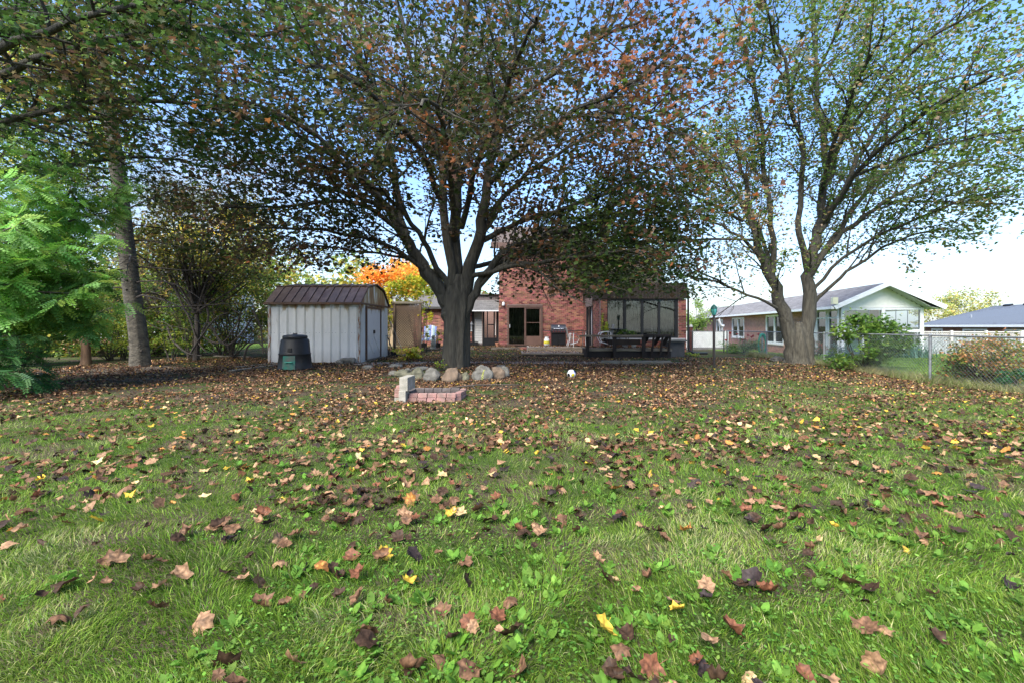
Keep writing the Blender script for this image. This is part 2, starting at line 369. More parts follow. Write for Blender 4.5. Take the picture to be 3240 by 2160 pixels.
# main two storey block, front wall y=23.5, x -.69..3.81; patio door opening
dx0, dx1 = -.69 + .62, 2.02
mw = brick_wall(house, (-.69, 23.5), 0, 4.5, 0, 5.6, [(.44, 2.32, FZ - .02, 2.36)], single=(2.3, 4.6, 1.25, 2.75))
MB().box(-.69, -.49, 23.7, 30, 0, 5.6).build('wall', BRICKR, house)
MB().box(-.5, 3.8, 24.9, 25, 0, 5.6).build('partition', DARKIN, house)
rf = slab(house, 'roof', (-1.1, 23.1, 5.55), (4.3, 23.1, 5.55), (4.3, 27.5, 7.4), (-1.1, 27.5, 7.4), .15, pbr('brown_shingle', (.10, .075, .06), .9, .25, 12, .4))
MB().box(-1.1, 4.3, 23.02, 23.1, 5.3, 5.6).build('fascia', BROWNM, house)
MB().box(3.811, 4.0, 23.5, 30, 3.0, 5.55).build('wall', BRICKR, house)
slab(house, 'roof', (3.9, 23.6, 3.3), (8.5, 23.6, 3.3), (7.6, 26.5, 5.4), (3.9, 26.5, 5.4), .12, MC['brown_shingle'])
# patio door
pd = MB(); X0, X1 = -.25, 1.63
pd.box(X0 + .002, X0 + .09, 23.44, 23.6, FZ, 2.355); pd.box(X1 - .09, X1 - .002, 23.44, 23.6, FZ, 2.355); pd.box(X0 + .09, X1 - .09, 23.44, 23.6, 2.22, 2.355); pd.box(X0 + .09, X1 - .09, 23.44, 23.6, FZ, FZ + .06)
door = pd.build('patio_door', BROWNM, house)
xm = .70
MB().box(X0 + .09, xm - .05, 23.53, 23.535, FZ + .06, 2.22).build('pane', GLASS, door)
MB().box(xm - .05, xm + .05, 23.45, 23.55, FZ + .06, 2.22).build('mullion', BROWNM, door)
MB().box(xm + .05, X1 - .17, 23.5, 23.505, FZ + .48, 2.16).build('pane', GLASS, door)
fr_ = MB(); fr_.box(X1 - .17, X1 - .09, 23.47, 23.52, FZ + .06, 2.22); fr_.box(xm + .05, X1 - .17, 23.47, 23.52, FZ + .06, FZ + .48); fr_.box(xm + .05, X1 - .17, 23.47, 23.52, 2.16, 2.22); fr_.box(xm + .05, X1 - .17, 23.485, 23.51, 1.42, 1.45)
fr_.build('screen_frame', pbr('screen_brown', (.14, .08, .06), .6, .1, 3, .05), door)
curtain(door, X0 + .1, xm - .02, 23.60, FZ + .05, 2.25, CURT)
curtain(door, xm + .06, X1 - .12, 23.60, FZ + .05, 2.25, CURT)
MB().box(X0 + .12, X0 + .14, 23.42, 23.44, 1.15, 1.35).build('handle', WHITE, door)
# wall lamp
wl = MB(); wl.lathe((-.45, 23.37, 2.36), [(.03, .16), (.07, .1), (.08, 0), (.05, -.05)], 12); wl.box(-.49, -.41, 23.38, 23.49, 2.38, 2.46); wl.build('wall_light', WHITE, house, smooth=True)
# low wing to the left with mansard strip
brick_wall(house, (-5.4, 24.3), 0, 3.05, 0, 2.35)
SH_D = pbr('dark_grey_shingle', (.13, .125, .12), .9, .2, 14, .5, island=.12)
SIDB = pbr('brown_siding', (.16, .13, .125), .6, .12, 4, .05)
GREYS = pbr('grey_siding', (.42, .41, .40), .6, .08, 4, .05)
slab(house, 'roof', (-5.6, 24.0, 2.3), (-2.45, 24.0, 2.3), (-2.45, 27, 3.2), (-5.6, 27, 3.2), .12, SH_D)
q = MB()
for i in range(16): q.box(-2.4 + i * .108, -2.4 + i * .108 + .096, 24.22 - .0, 24.25, 2.64, 2.93)
q.build('vertical_siding', SIDB, house, kind='stuff')
MB().box(-2.42, -.70, 24.251, 24.3, 2.4, 2.95).build('fascia', BROWNM, house)
MB().box(-2.5, -.70, 24.1, 24.3, 2.951, 3.0).build('roof_edge', SH_D, house)
slab(house, 'roof', (-2.72, 23.5, 2.09), (-.71, 23.5, 2.09), (-.71, 24.2, 2.66), (-2.55, 24.2, 2.66), .06, SH_D)
shingles(house, (-2.72, 23.5, 2.09), (-.71, 23.5, 2.09), (-.71, 24.2, 2.66), (-2.55, 24.2, 2.66), 5, 8, SH_D)
MB().box(-2.76, -.71, 23.45, 23.495, 2.03, 2.09).build('gutter', WHITE, house)
MB().bar((-2.74, 23.48, 2.08), (-2.58, 24.18, 2.68), .03, .05).build('roof_trim', WHITE, house)
MB().tube([(-2.35, 23.9, 2.75), (-2.3, 23.85, 2.68), (-2.2, 23.9, 2.66), (-2.15, 24.0, 2.75)], .05, 8).build('downpipe', BROWNM, house, smooth=True)
brick_wall(house, (-2.6, 24.2), 0, .42, 0, 2.4)
for i in range(13): MB().box(-2.05, -1.62, 24.05 + .012, 24.08, FZ + .1 + i * .132, FZ + .1 + i * .132 + .12).build('siding_board', GREYS, house)
MB().box(-2.05, -1.62, 24.081, 24.2, FZ, 2.1).build('wall', SIDB, house)
MB().box(-2.17, -2.06, 24.0, 24.2, .2, 2.1).build('post', BLACKM, house)
gd = MB(); gd.box(-1.6, -1.5, 24, 24.1, .22, 2.12); gd.box(-.85, -.72, 24, 24.1, .22, 2.12); gd.box(-1.5, -.85, 24, 24.1, .22, .62); gd.box(-1.5, -.85, 24, 24.1, 2.05, 2.12)
gd.box(-1.36, -1.31, 24.0, 24.1, .62, 2.05); gd.box(-1.0, -.93, 24, 24.1, .62, 2.05); gd.box(-1.31, -1.0, 24.0, 24.1, 1.3, 1.36)
g = gd.build('glass_door', BLACKM, house); MB().box(-1.5, -.85, 24.06, 24.065, .62, 2.05).build('pane', GLASSR, g)
MB().box(-.905, -.885, 23.97, 23.99, .75, 2.0).build('handle', WHITE, g)
MB().box(-2.2, -.72, 26.4, 26.5, 0, 2.6).build('partition', pbr('pink_interior_wall', (.42, .24, .19), .8, .1, 2, 0), house)
MB().box(-2.6, -1.85, 23.9, 24.1, .24, .42).build('bench', BLACKM, house)
# projecting sun room: y 19.05, x 3.81..7.5
SY = 19.05
sx = lambda px: (px - 1620) / F * SY
op = [(sx(1921) - 3.81, sx(2146) - 3.81, .74, 2.41)]
brick_wall(house, (3.81, SY), 0, sx(2171) - 3.81, 0, 2.41, op, thick=.18)
brick_wall(house, (3.81, 23.5), R(-90), 4.45 - .18, 0, 2.75, [(1.0, 2.75, .3, 2.2)], thick=.18, label='brick side wall of the sun room')
MB().box(3.95, 4.0, 20.75, 22.5, .3, 2.2).build('side_curtain', pbr('pale_curtain', (.55, .56, .56), .8, .05, 3, .1), house)
sw = MB(); sw.box(3.77, 3.86, 20.75, 20.85, .3, 2.2); sw.box(3.77, 3.86, 22.4, 22.5, .3, 2.2); sw.box(3.77, 3.86, 21.55, 21.63, .3, 2.2); sw.build('side_window', BLACKM, house)
q = MB()
for i in range(17): q.box(3.74, 3.765, 20.7 + i * .11, 20.795 + i * .11, 2.2, 2.62)
q.build('vertical_siding', SIDB, house, kind='stuff')
q = MB(); xe = sx(2171) + .05
k = int((xe - 3.76) / .12)
for i in range(k): q.box(3.76 + i * .12, 3.76 + i * .12 + .108, SY - .06, SY - .03, 2.42, 3.1)
q.build('vertical_siding', DARKB, house, kind='stuff')
MB().box(3.75, xe, SY - .03, 23.4, 2.45, 3.1).build('flat_roof', DARKB, house)
MB().box(xe - .26, xe - .07, SY + .18, 23.4, 0, 2.44).build('wall', BRICKR, house)
wf = MB(); Wn = 'front_window'
fx = [(1921, 1924), (1973, 1982), (2029, 2037), (2083, 2090), (2136, 2146)]
for a, b in fx: wf.box(sx(a) + .001, sx(b) - .001, SY + .03, SY + .12, .75, 2.4)
wf.box(sx(1924), sx(2136), SY + .031, SY + .119, 2.34, 2.4); wf.box(sx(1924), sx(2136), SY + .031, SY + .119, .75, .81)
win = wf.build(Wn, BLACKM, house)
for (a, b), (c, d) in zip(fx, fx[1:]): MB().box(sx(b) + .002, sx(c) - .002, SY + .07, SY + .075, .81, 2.34).build('pane', GLASS, win)
for a, b in ((1924, 1973), (1982, 2033), (2066, 2083), (2090, 2136)): curtain(win, sx(a), sx(b), SY + .22, .8, 2.36, CURT, pleat=.16, amp=.02)
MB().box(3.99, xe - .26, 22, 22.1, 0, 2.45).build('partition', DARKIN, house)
MB().box(3.82, xe - .1, SY - .05, SY + .0, .68, .74).build('sill', GREYS, house)
dp = MB(); bx = xe + .0; dp.tube([(bx + .03, SY - .02, 2.6), (bx + .03, SY - .02, .38), (bx + .06, SY - .05, .2), (bx + .25, SY - .1, .1), (bx + .8, SY - .15, .1)], .045, 8); dp.build('downpipe', BLACKM, house, smooth=True)
# low patio and timber steps
patio = tag(MB().box(.78, 3.74, 21.2, 23.48, 0, .236).build('patio', pbr('patio_paving', (.33, .29, .25), .9, col2=(.2, .17, .14), scale=12, bump=.4)), 'raised patio in front of the brick house', None, None, 'structure')
steps = thing('timber_steps', (1.8, 19.6, 0), 'two long weathered timber steps up to the patio', 'steps')
MB().box(.75, 3.65, 21.02, 21.19, .0, .245).build('riser', WOOD, steps, bevel=.01)
MB().box(.42, 3.0, 18.5, 18.66, -.02, .06).build('riser', DARKB, steps, bevel=.01)
MB().box(.40, 1.7, 18.48, 18.68, .062, .134).build('tread', WOOD, steps, bevel=.012); MB().box(1.705, 3.0, 18.48, 18.68, .062, .134).build('tread', WOOD, steps, bevel=.012)
tag(MB().box(.42, 3.0, 18.69, 21.0, 0, .1).build('step_landing', MC['pale_gravel']), 'gravel landing between the two timber steps', None, None, 'structure')
for i, (a, b, y, z, lb) in enumerate([(-2.3, -1.75, 20.3, .2, 'short dark timber edging right of the central maple trunk'), (-.95, .35, 20.2, .2, 'long timber edging left of the steps'), (3.0, 3.62, 14.75, .11, 'short left length of timber edging at the lawn'), (3.63, 5.25, 14.6, .12, 'long greenish timber edging at the lawn below the deck')]):
    z0 = float(ground_z((a + b) / 2, y)); tag(MB().box(a, b, y, y + .14, z0 - .04, max(z, z0 + .1)).build('timber_edging', WOOD if i < 2 else WOODG, bevel=.012), lb, 'timber', 'timber edgings in the yard')
# ------------------------------------------------------------------ deck and its rail bench
deck = thing('wooden_deck', (4.6, 17.8, 0), 'low dark wooden deck with a long rail bench in front of the sun room', 'deck')
for i in range(9): MB().box(2.95, 6.35, 17.62 + i * .145, 17.75 + i * .145, .34, .37).build('deck_board', WOOD, deck)
MB().box(2.93, 5.1, 17.56, 17.6, .27, .372).build('edge_board', WOOD, deck, bevel=.006)
MB().box(5.105, 6.36, 17.56, 17.6, .27, .372).build('edge_board', WOODG, deck, bevel=.006, label='paler grey edge board')
MB().box(3.0, 6.3, 17.66, 18.9, 0, .33).build('skirt', DARKB, deck)
MB().box(2.97, 6.33, 17.625, 17.655, .0, .26).build('skirt', DARKB, deck)
MB().box(2.66, 5.15, 17.36, 17.5, .83, .905).build('bench_rail', WOOD, deck, bevel=.008)
MB().box(5.155, 6.3, 17.38, 17.52, .85, .925).build('bench_rail', DARKB, deck, bevel=.008)
MB().box(3.9, 5.2, 17.9, 17.95, .5, .72).build('bench_back', DARKB, deck)
for x in (2.98, 4.05, 5.2): MB().box(x - .06, x + .06, 17.42, 17.55, 0, .829).build('post', DARKB, deck)
for x in (5.6, 5.95, 6.25): MB().bar((x - .08, 17.5, .12), (x, 17.47, .849), .06, .09).build('post', DARKB, deck)
for x in (5.4, 5.85, 6.2): MB().bar((x - .12, 17.85, .5), (x, 17.62, .84), .22, .03).build('bench_back', DARKB, deck)
MB().box(6.4, 7.1, 18.2, 18.9, 0, .62).build('planter_box', pbr('grey_box', (.06, .062, .065), .7, .2, 4, .1), deck)
MB().box(6.3, 7.2, 18.1, 18.95, .621, .68).build('planter_lid', pbr('grey_lid', (.12, .125, .12), .7, .2, 4, .1), deck)

# ------------------------------------------------------------------ grill, tank, table, chairs, pots
def place(px, D): return (px - 1620) / F * D
gx, gy, gz = place(1765, 22.9), 22.7, .236
gr = thing('barbecue_grill', (gx, gy, gz), 'black gas barbecue grill with closed lid against the brick wall', 'grill')
MB().box(gx - .36, gx + .36, gy - .25, gy + .25, gz + .06, gz + .66).build('cabinet', BLACKM, gr, bevel=.01)
for s_ in (-1, 1): MB().box(gx + s_ * .18 - .17, gx + s_ * .18 + .17, gy - .268, gy - .252, gz + .08, gz + .62).build('cabinet_door', BLACKM, gr)
cp = MB().box(gx - .4, gx + .4, gy - .3, gy + .28, gz + .67, gz + .8).build('control_panel', pbr('grill_dark_steel', (.06, .062, .07), .35, .2, 3, 0, metal=.6), gr, bevel=.01)
for i in range(5):
    k = MB(); k.tube([(gx - .28 + i * .14, gy - .3, gz + .735), (gx - .28 + i * .14, gy - .345, gz + .735)], .032, 12); k.build('knob', pbr('knob_red', (.16, .04, .04), .4, .1, 3, 0), cp)
for s_ in (-1, 1):
    MB().box(gx + s_ * .58 - .175, gx + s_ * .58 + .175, gy - .26, gy + .22, gz + .76, gz + .8).build('side_shelf', MC['grill_dark_steel'], gr, bevel=.01)
pr = [(gy - .25 + .25 * (1 - math.cos(t)), gz + .81 + .29 * math.sin(t)) for t in np.linspace(0, math.pi, 11)]
lid = MB().prismx(pr, gx - .37, gx + .37).build('lid', pbr('grill_lid', (.045, .05, .06), .3, .2, 3, 0, metal=.3), gr, bevel=.008)
MB().tube([(gx - .25, gy - .31, gz + .88), (gx + .25, gy - .31, gz + .88)], .016, 8).build('handle', pbr('steel_bright', (.75, .75, .75), .25, .05, 3, 0, metal=.9), lid)
MB().tube([(gx, gy - .225, gz + 1.0), (gx, gy - .25, gz + 1.01)], .035, 16).build('thermometer', WHITE, lid)
for s_ in (-1, 1):
    MB().tube([(gx + s_ * .3 - .02, gy - .2, gz + .06), (gx + s_ * .3 + .02, gy - .2, gz + .06)], .06, 12).build('wheel', BLACKP, gr)
tx = place(1730, 22.6); tk = thing('propane_tank', (tx, 22.6, gz), 'white and yellow propane tank beside the grill', 'gas tank')
MB().lathe((tx, 22.6, gz), [(.1, 0), (.11, .03), (.13, .05), (.15, .09), (.152, .3), (.13, .36), (.07, .39), (.03, .4)], 20).build('tank_body', WHITE, tk, smooth=True)
MB().lathe((tx, 22.6, gz), [(.154, .12), (.155, .125), (.155, .27), (.154, .275)], 20, False).build('yellow_sleeve', pbr('label_yellow', (.68, .6, .06), .5, .25, 12, 0), tk)
m_ = MB(); m_.lathe((tx, 22.6, gz), [(.09, .38), (.09, .47), (.1, .47), (.1, .38)], 16, False); m_.tube([(tx, 22.6, gz + .38), (tx, 22.6, gz + .46)], .03, 8); m_.build('collar', WHITE, tk)
# white tubular chair by grill (seen from the side), glass table with dark rim
def patio_chair(x, y, z, fl, label):
    t = thing('patio_chair', (x, y, z), label, 'chair', 'white tube framed patio chairs')
    for s_ in (-.24, .24):
        MB().tube([(x - fl * .28, y + s_, z), (x - fl * .18, y + s_, z + .35), (x - fl * .16, y + s_, z + .62), (x, y + s_, z + .66), (x + fl * .22, y + s_, z + .6), (x + fl * .3, y + s_, z + .42), (x + fl * .2, y + s_, z + .22), (x - fl * .1, y + s_, z + .12)], .016, 8).build('side_frame', WHITE, t, smooth=True)
    MB().box(x - .22, x + .22, y - .22, y + .22, z + .38, z + .41).build('seat', pbr('sling_fabric', (.25, .24, .22), .8, .1, 4, .1), t)
    MB().rbox((x - fl * .28, y, z + .68), (.03, .44, .55), (0, -fl * .2, 0)).build('backrest', MC['sling_fabric'], t)
    MB().tube([(x + fl * .2, y - .24, z + .22), (x + fl * .2, y + .24, z + .22)], .014, 8).build('cross_bar', WHITE, t)
patio_chair(place(1812, 22.1), 22.1, .236, 1, 'white tube patio chair between the grill and the deck rail')
patio_chair(place(1915, 18.6), 18.55, .37, -1, 'white tube patio chair on the deck before the curtained window')
tt = thing('patio_table', (3.4, 22.0, .236), 'dark rimmed glass patio table behind the deck rail', 'table')
MB().box(2.9, 3.7, 21.5, 22.6, 1.0, 1.03).build('table_top', BLACKM, tt, bevel=.01)
for a in (3.0, 3.6):
    for b in (21.6, 22.5): MB().tube([(a, b, .236), (a, b, 1.0)], .02, 8).build('leg', WHITE, tt)
bt = thing('black_table', (4.4, 18.6, .37), 'black round side table on the deck by the brick pier', 'table')
MB().lathe((4.4, 18.5, .37), [(.3, .72), (.31, .74), (.31, .76), (.3, .77)], 20).build('table_top', BLACKM, bt)
for a in range(3): MB().tube([(4.4, 18.5, 1.09), (4.4 + .22 * math.cos(a * 2.1), 18.5 + .15 * math.sin(a * 2.1), .37)], .015, 6).build('leg', BLACKM, bt)
def pot(px, D, z, r, h, mat, label, name='flower_pot'):
    x = place(px, D); t = thing(name, (x, D, z), label, 'flower pot')
    MB().lathe((x, D, z), [(r * .7, 0), (r * .95, h * .85), (r * 1.08, h * .86), (r * 1.08, h), (r * .95, h), (r * .9, h * .9)], 18).build('pot', mat, t, smooth=True)
    MB().lathe((x, D, z), [(r * .9, h * .88), (.01, h * .9)], 14).build('soil', DARKIN, t); return t
TERRA = pbr('terracotta', (.45, .2, .12), .85, .15, 6, .2)
pot(1574, 23.2, .2, .12, .2, TERRA, 'terracotta pot at the corner of the brick house')
pb = pot(1338, 21.3, .19, .17, .25, BLACKP, 'black pot with a yellow green plant left of the lounge chair')
pot(1384, 21.5, .19, .17, .25, BLACKP, 'black pot with a leafy plant right of the lounge chair')
pot(1978, 18.2, .37, .14, .2, GREYS, 'grey pot on the deck under the first window pane')
pot(2005, 18.2, .37, .12, .22, WHITE, 'white pot on the deck under the second window pane')
# lounge chair with blue striped cushion
cx, cy, cz = place(1362, 21.8), 21.8, .19
lc = thing('lounge_chair', (cx, cy, cz), 'garden chair with blue and white striped cushion behind the maple trunk', 'chair')
SB = [pbr('cushion_blue', (.25, .3, .6), .9, .1, 5, .1), pbr('cushion_white', (.7, .74, .76), .9, .05, 5, .1), pbr('cushion_aqua', (.45, .62, .62), .9, .1, 5, .1)]
for i in range(7):
    xx = cx - .27 + i * .09
    m_ = MB(); m_.rbox((xx, cy, cz + .78 + .03 * math.cos((i - 3) * .5)), (.088, .1, .62 - .05 * abs(i - 3) ** 1.3 * .5), (R(-14), 0, 0)); m_.build('cushion_stripe', SB[(0, 1, 2)[i % 3]], lc, bevel=.02)
    m_ = MB(); m_.rbox((xx, cy - .3, cz + .43), (.088, .5, .1), (R(6), 0, 0)); m_.build('cushion_stripe', SB[(0, 1, 2)[i % 3]], lc, bevel=.02)
for s_ in (-.33, .33):
    MB().tube([(cx + s_, cy - .5, cz), (cx + s_, cy - .48, cz + .6), (cx + s_, cy + .1, cz + .62), (cx + s_, cy + .2, cz)], .018, 8).build('side_frame', WHITE, lc, smooth=True)
st = thing('garden_statue', (place(1371, 20.4), 20.4, .18), 'small weathered stone garden figure in front of the lounge chair', 'statue')
sx_ = place(1371, 20.4)
MB().lathe((sx_, 20.4, .18), [(.15, 0), (.15, .06), (.1, .08), (.12, .2), (.13, .3), (.07, .42), (.045, .46), (.075, .52), (.08, .58), (.04, .65)], 16).build('figure', pbr('mossy_stone', (.3, .3, .26), .9, .3, 10, .4), st, smooth=True)
tag(MB().box(place(1330, 21), place(1400, 21), 20.9, 22.4, .1, .2).build('stone_slab', pbr('slab_stone', (.34, .32, .28), .9, .2, 6, .4)), 'long stone slab under the lounge chair and pots', 'paving slab')
# lantern on the far brick wall
ln = thing('bird_feeder', (place(1492, 24), 24, 1.3), 'small hanging lantern on the brick behind the maple trunk', 'lantern')
x_ = place(1492, 24.0)
MB().lathe((x_, 24.0, .95), [(.03, 0), (.07, .03), (.05, .06), (.05, .35), (.13, .38), (.04, .48), (.01, .55)], 10).build('lantern_body', STEEL, ln); MB().tube([(x_, 24.19, 1.6), (x_, 24.0, 1.62), (x_, 24.0, 1.45)], .008, 6).build('hook', BLACKM, ln)

# ------------------------------------------------------------------ lattice screen
lt = thing('lattice_screen', (-4.5, 19, 0), 'brown wooden lattice privacy screen between the shed and the maple', 'screen')
lx0, lx1 = place(1252, 19), place(1326, 19)
BRW = pbr('brown_post', (.16, .11, .075), .85, .3, 6, .4, stretch=(1, 1, .3))
MB().box(lx0 - .1, lx0, 18.95, 19.07, 0, 2.3).build('post', BRW, lt, bevel=.01); MB().box(lx1, lx1 + .1, 18.95, 19.07, 0, 2.2).build('post', BRW, lt, bevel=.01)
MB().box(lx0 - .15, lx1 + .2, 18.93, 19.1, 2.201, 2.3).build('top_rail', WOODG, lt, bevel=.01)
z0, z1 = .42, 2.19; w_ = lx1 - lx0
for sgn, yy in ((1, 19.0), (-1, 19.012)):
    m_ = MB(); c = -z1
    cc = np.arange(-2.2, 3.2, .105)
    for c in cc:
        # line x - lx0 = sgn*(z - z0) + c clipped to panel
        zs_ = []
        for z in (z0, z1):
            zs_.append(z)
        za, zb = z0, z1
        f = lambda z: (sgn * (z - z0) + c)
        lo = min(max(z0, z0 + sgn * (0 - c)), z1); hi = min(max(z0, z0 + sgn * (w_ - c)), z1)
        if abs(hi - lo) < .04: continue
        m_.bar((lx0 + f(lo), yy, lo), (lx0 + f(hi), yy, hi), .01, .036)
    m_.build('lattice_panel', BRW, lt, kind='stuff')
cap = MB(); cap.box(lx0 - .13, lx0 + .03, 18.92, 19.1, 2.46, 2.5); cap.box(lx0 - .1, lx0, 18.95, 19.07, 2.301, 2.459); cap.build('solar_cap', WHITE, lt)
# brown neighbouring roof behind lattice
bh = thing('brown_shed_house', (-7.3, 30, 0), 'dark brown low building seen under the orange maple', 'building')
MB().box(-9, -5.7, 28, 32, 0, 2.2).build('wall', pbr('golden_light_wall', (.42, .32, .2), .8, .1, 3, .1), bh); MB().box(-9.2, -5.65, 27.8, 32.2, 2.201, 2.75).build('roof', SIDB, bh)  # wall coloured tan to stand for golden light through the lattice holes

# ------------------------------------------------------------------ shed
sh = thing('metal_shed', (-6.7, 16.8, 0), 'white ribbed metal garden shed with rusty brown gambrel roof', 'shed')
def shed_white():
    m, n, l = nodes('shed_white'); b = n['Principled BSDF']; b.inputs['Roughness'].default_value = .45
    tc = n.new('ShaderNodeTexCoord'); mp = n.new('ShaderNodeMapping'); mp.inputs['Scale'].default_value = (2.6, 2.6, .8); l.new(tc.outputs['Object'], mp.inputs[0])
    no = n.new('ShaderNodeTexNoise'); no.inputs['Scale'].default_value = 1.4; no.inputs['Detail'].default_value = 8; l.new(mp.outputs[0], no.inputs['Vector'])
    sp = n.new('ShaderNodeSeparateXYZ'); l.new(tc.outputs['Object'], sp.inputs[0])
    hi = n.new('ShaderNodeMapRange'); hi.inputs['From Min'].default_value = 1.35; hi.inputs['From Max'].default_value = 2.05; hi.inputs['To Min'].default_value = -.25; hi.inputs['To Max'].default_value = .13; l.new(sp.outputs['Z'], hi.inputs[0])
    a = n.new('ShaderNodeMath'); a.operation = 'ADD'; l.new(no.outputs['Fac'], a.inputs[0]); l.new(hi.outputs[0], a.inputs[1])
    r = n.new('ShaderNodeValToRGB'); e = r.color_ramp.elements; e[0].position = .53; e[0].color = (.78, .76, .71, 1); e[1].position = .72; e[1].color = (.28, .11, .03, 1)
    q = e.new(.60); q.color = (.46, .36, .2, 1); l.new(a.outputs[0], r.inputs[0])
    n2 = n.new('ShaderNodeTexNoise'); n2.inputs['Scale'].default_value = 6; n2.inputs['Detail'].default_value = 8; l.new(mp.outputs[0], n2.inputs['Vector'])
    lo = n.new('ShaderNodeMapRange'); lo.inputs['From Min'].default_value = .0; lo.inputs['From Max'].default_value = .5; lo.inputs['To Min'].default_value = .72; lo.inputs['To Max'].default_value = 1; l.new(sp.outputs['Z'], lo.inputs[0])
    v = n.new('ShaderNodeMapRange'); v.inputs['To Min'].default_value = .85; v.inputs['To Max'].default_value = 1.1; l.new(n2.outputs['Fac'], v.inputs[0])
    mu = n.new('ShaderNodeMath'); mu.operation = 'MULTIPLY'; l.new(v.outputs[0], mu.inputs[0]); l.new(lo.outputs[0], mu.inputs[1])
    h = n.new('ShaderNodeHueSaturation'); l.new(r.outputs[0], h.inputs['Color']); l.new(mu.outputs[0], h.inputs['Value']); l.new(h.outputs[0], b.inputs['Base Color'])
    return m
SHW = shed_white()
SHR = pbr('rusty_brown_roof', (.16, .115, .10), .5, col2=(.085, .05, .04), scale=3, bump=.15, bscale=30, island=.12, thr=(.3, .7))
SHB = pbr('shed_brown_trim', (.10, .065, .05), .5, col2=(.16, .08, .04), scale=6, bump=.1)
ax0, ax1, ay0, ay1 = -8.32, -5.2, 15.1, 18.5; EZ = 2.04
def panel_x(m, x0, w, y, z0, z1, out=-1):   # flat pan with two raised ribs at its right edge
    pr = [(0, 0), (w * .74, 0), (w * .77, .022), (w * .83, .022), (w * .86, 0), (w * .89, .022), (w * .95, .022), (w * .985, 0)]
    k = len(pr); vs = [(x0 + a, y + out * b, z0) for a, b in pr] + [(x0 + a, y + out * b, z1) for a, b in pr]
    m.add(vs, [(i, i + 1, i + 1 + k, i + k) for i in range(k - 1)])
npn = 10; w = (ax1 - ax0 - .14) / npn
for i in range(npn):
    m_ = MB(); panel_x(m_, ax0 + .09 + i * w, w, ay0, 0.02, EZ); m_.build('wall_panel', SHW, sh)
RUST = pbr('rusty_trim', (.50, .47, .42), .6, col2=(.25, .10, .03), scale=5, bump=.1, stretch=(3, 3, .8), thr=(.42, .52))
MB().box(ax0, ax0 + .088, ay0 - .025, ay0 + .05, 0.02, EZ).build('corner_trim', RUST, sh)
MB().box(ax1 - .05, ax1 + .02, ay0 - .025, ay0 + .05, 0.02, EZ).build('corner_trim', RUST, sh)
MB().box(ax0 + .02, ax1 - .02, ay0 + .005, ay1, 0.02, EZ - .02).build('shed_frame', SHW, sh)
sc = MB()
for i in range(28):
    x_ = ax0 + .1 + i * (ax1 - ax0 - .15) / 27; sc.rbox((x_, ay0 - .006, 1.02), (.012, .012, .012))
sc.build('screws', BLACKM, sh, kind='stuff')
# side wall panels (x = ax1, facing +x), door in the middle
def panel_y(m, y0, w, x, z0, z1):
    pr = [(0, 0), (w * .3, 0), (w * .4, .022), (w * .6, .022), (w * .7, 0), (w * .98, 0)]; k = len(pr)
    vs = [(x + b, y0 + a, z0) for a, b in pr] + [(x + b, y0 + a, z1) for a, b in pr]; m.add(vs, [(i, i + 1, i + 1 + k, i + k) for i in range(k - 1)])
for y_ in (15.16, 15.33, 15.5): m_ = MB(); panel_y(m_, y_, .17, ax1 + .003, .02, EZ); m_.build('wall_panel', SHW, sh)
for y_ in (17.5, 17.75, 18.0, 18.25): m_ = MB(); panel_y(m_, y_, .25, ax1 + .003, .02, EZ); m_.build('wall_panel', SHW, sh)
dfm = MB(); dfm.box(ax1 - .01, ax1 + .05, 15.7, 15.78, .05, 1.95); dfm.box(ax1 - .01, ax1 + .05, 17.36, 17.46, .05, 1.95); dfm.box(ax1 - .01, ax1 + .05, 15.78, 17.36, 1.88, 1.95); dfm.build('door_frame', SHB, sh)
for a, b in ((15.785, 16.565), (16.575, 17.355)):
    d = MB().box(ax1 - .01, ax1 + .025, a, b, .08, 1.88).build('door', SHW, sh)
    x_ = MB(); x_.bar((ax1 + .032, a + .06, .25), (ax1 + .032, b - .06, .85), .012, .05); x_.bar((ax1 + .034, a + .06, .85), (ax1 + .034, b - .06, .25), .012, .05)
    x_.box(ax1 + .026, ax1 + .037, a + .03, b - .03, .9, .95); x_.box(ax1 + .026, ax1 + .037, a + .03, b - .03, 1.12, 1.16); x_.build('cross_trim', SHW, d)
    MB().box(ax1 + .03, ax1 + .06, b - .07 if a < 16 else a + .02, b - .02 if a < 16 else a + .07, .97, 1.1).build('handle', BLACKM, d)
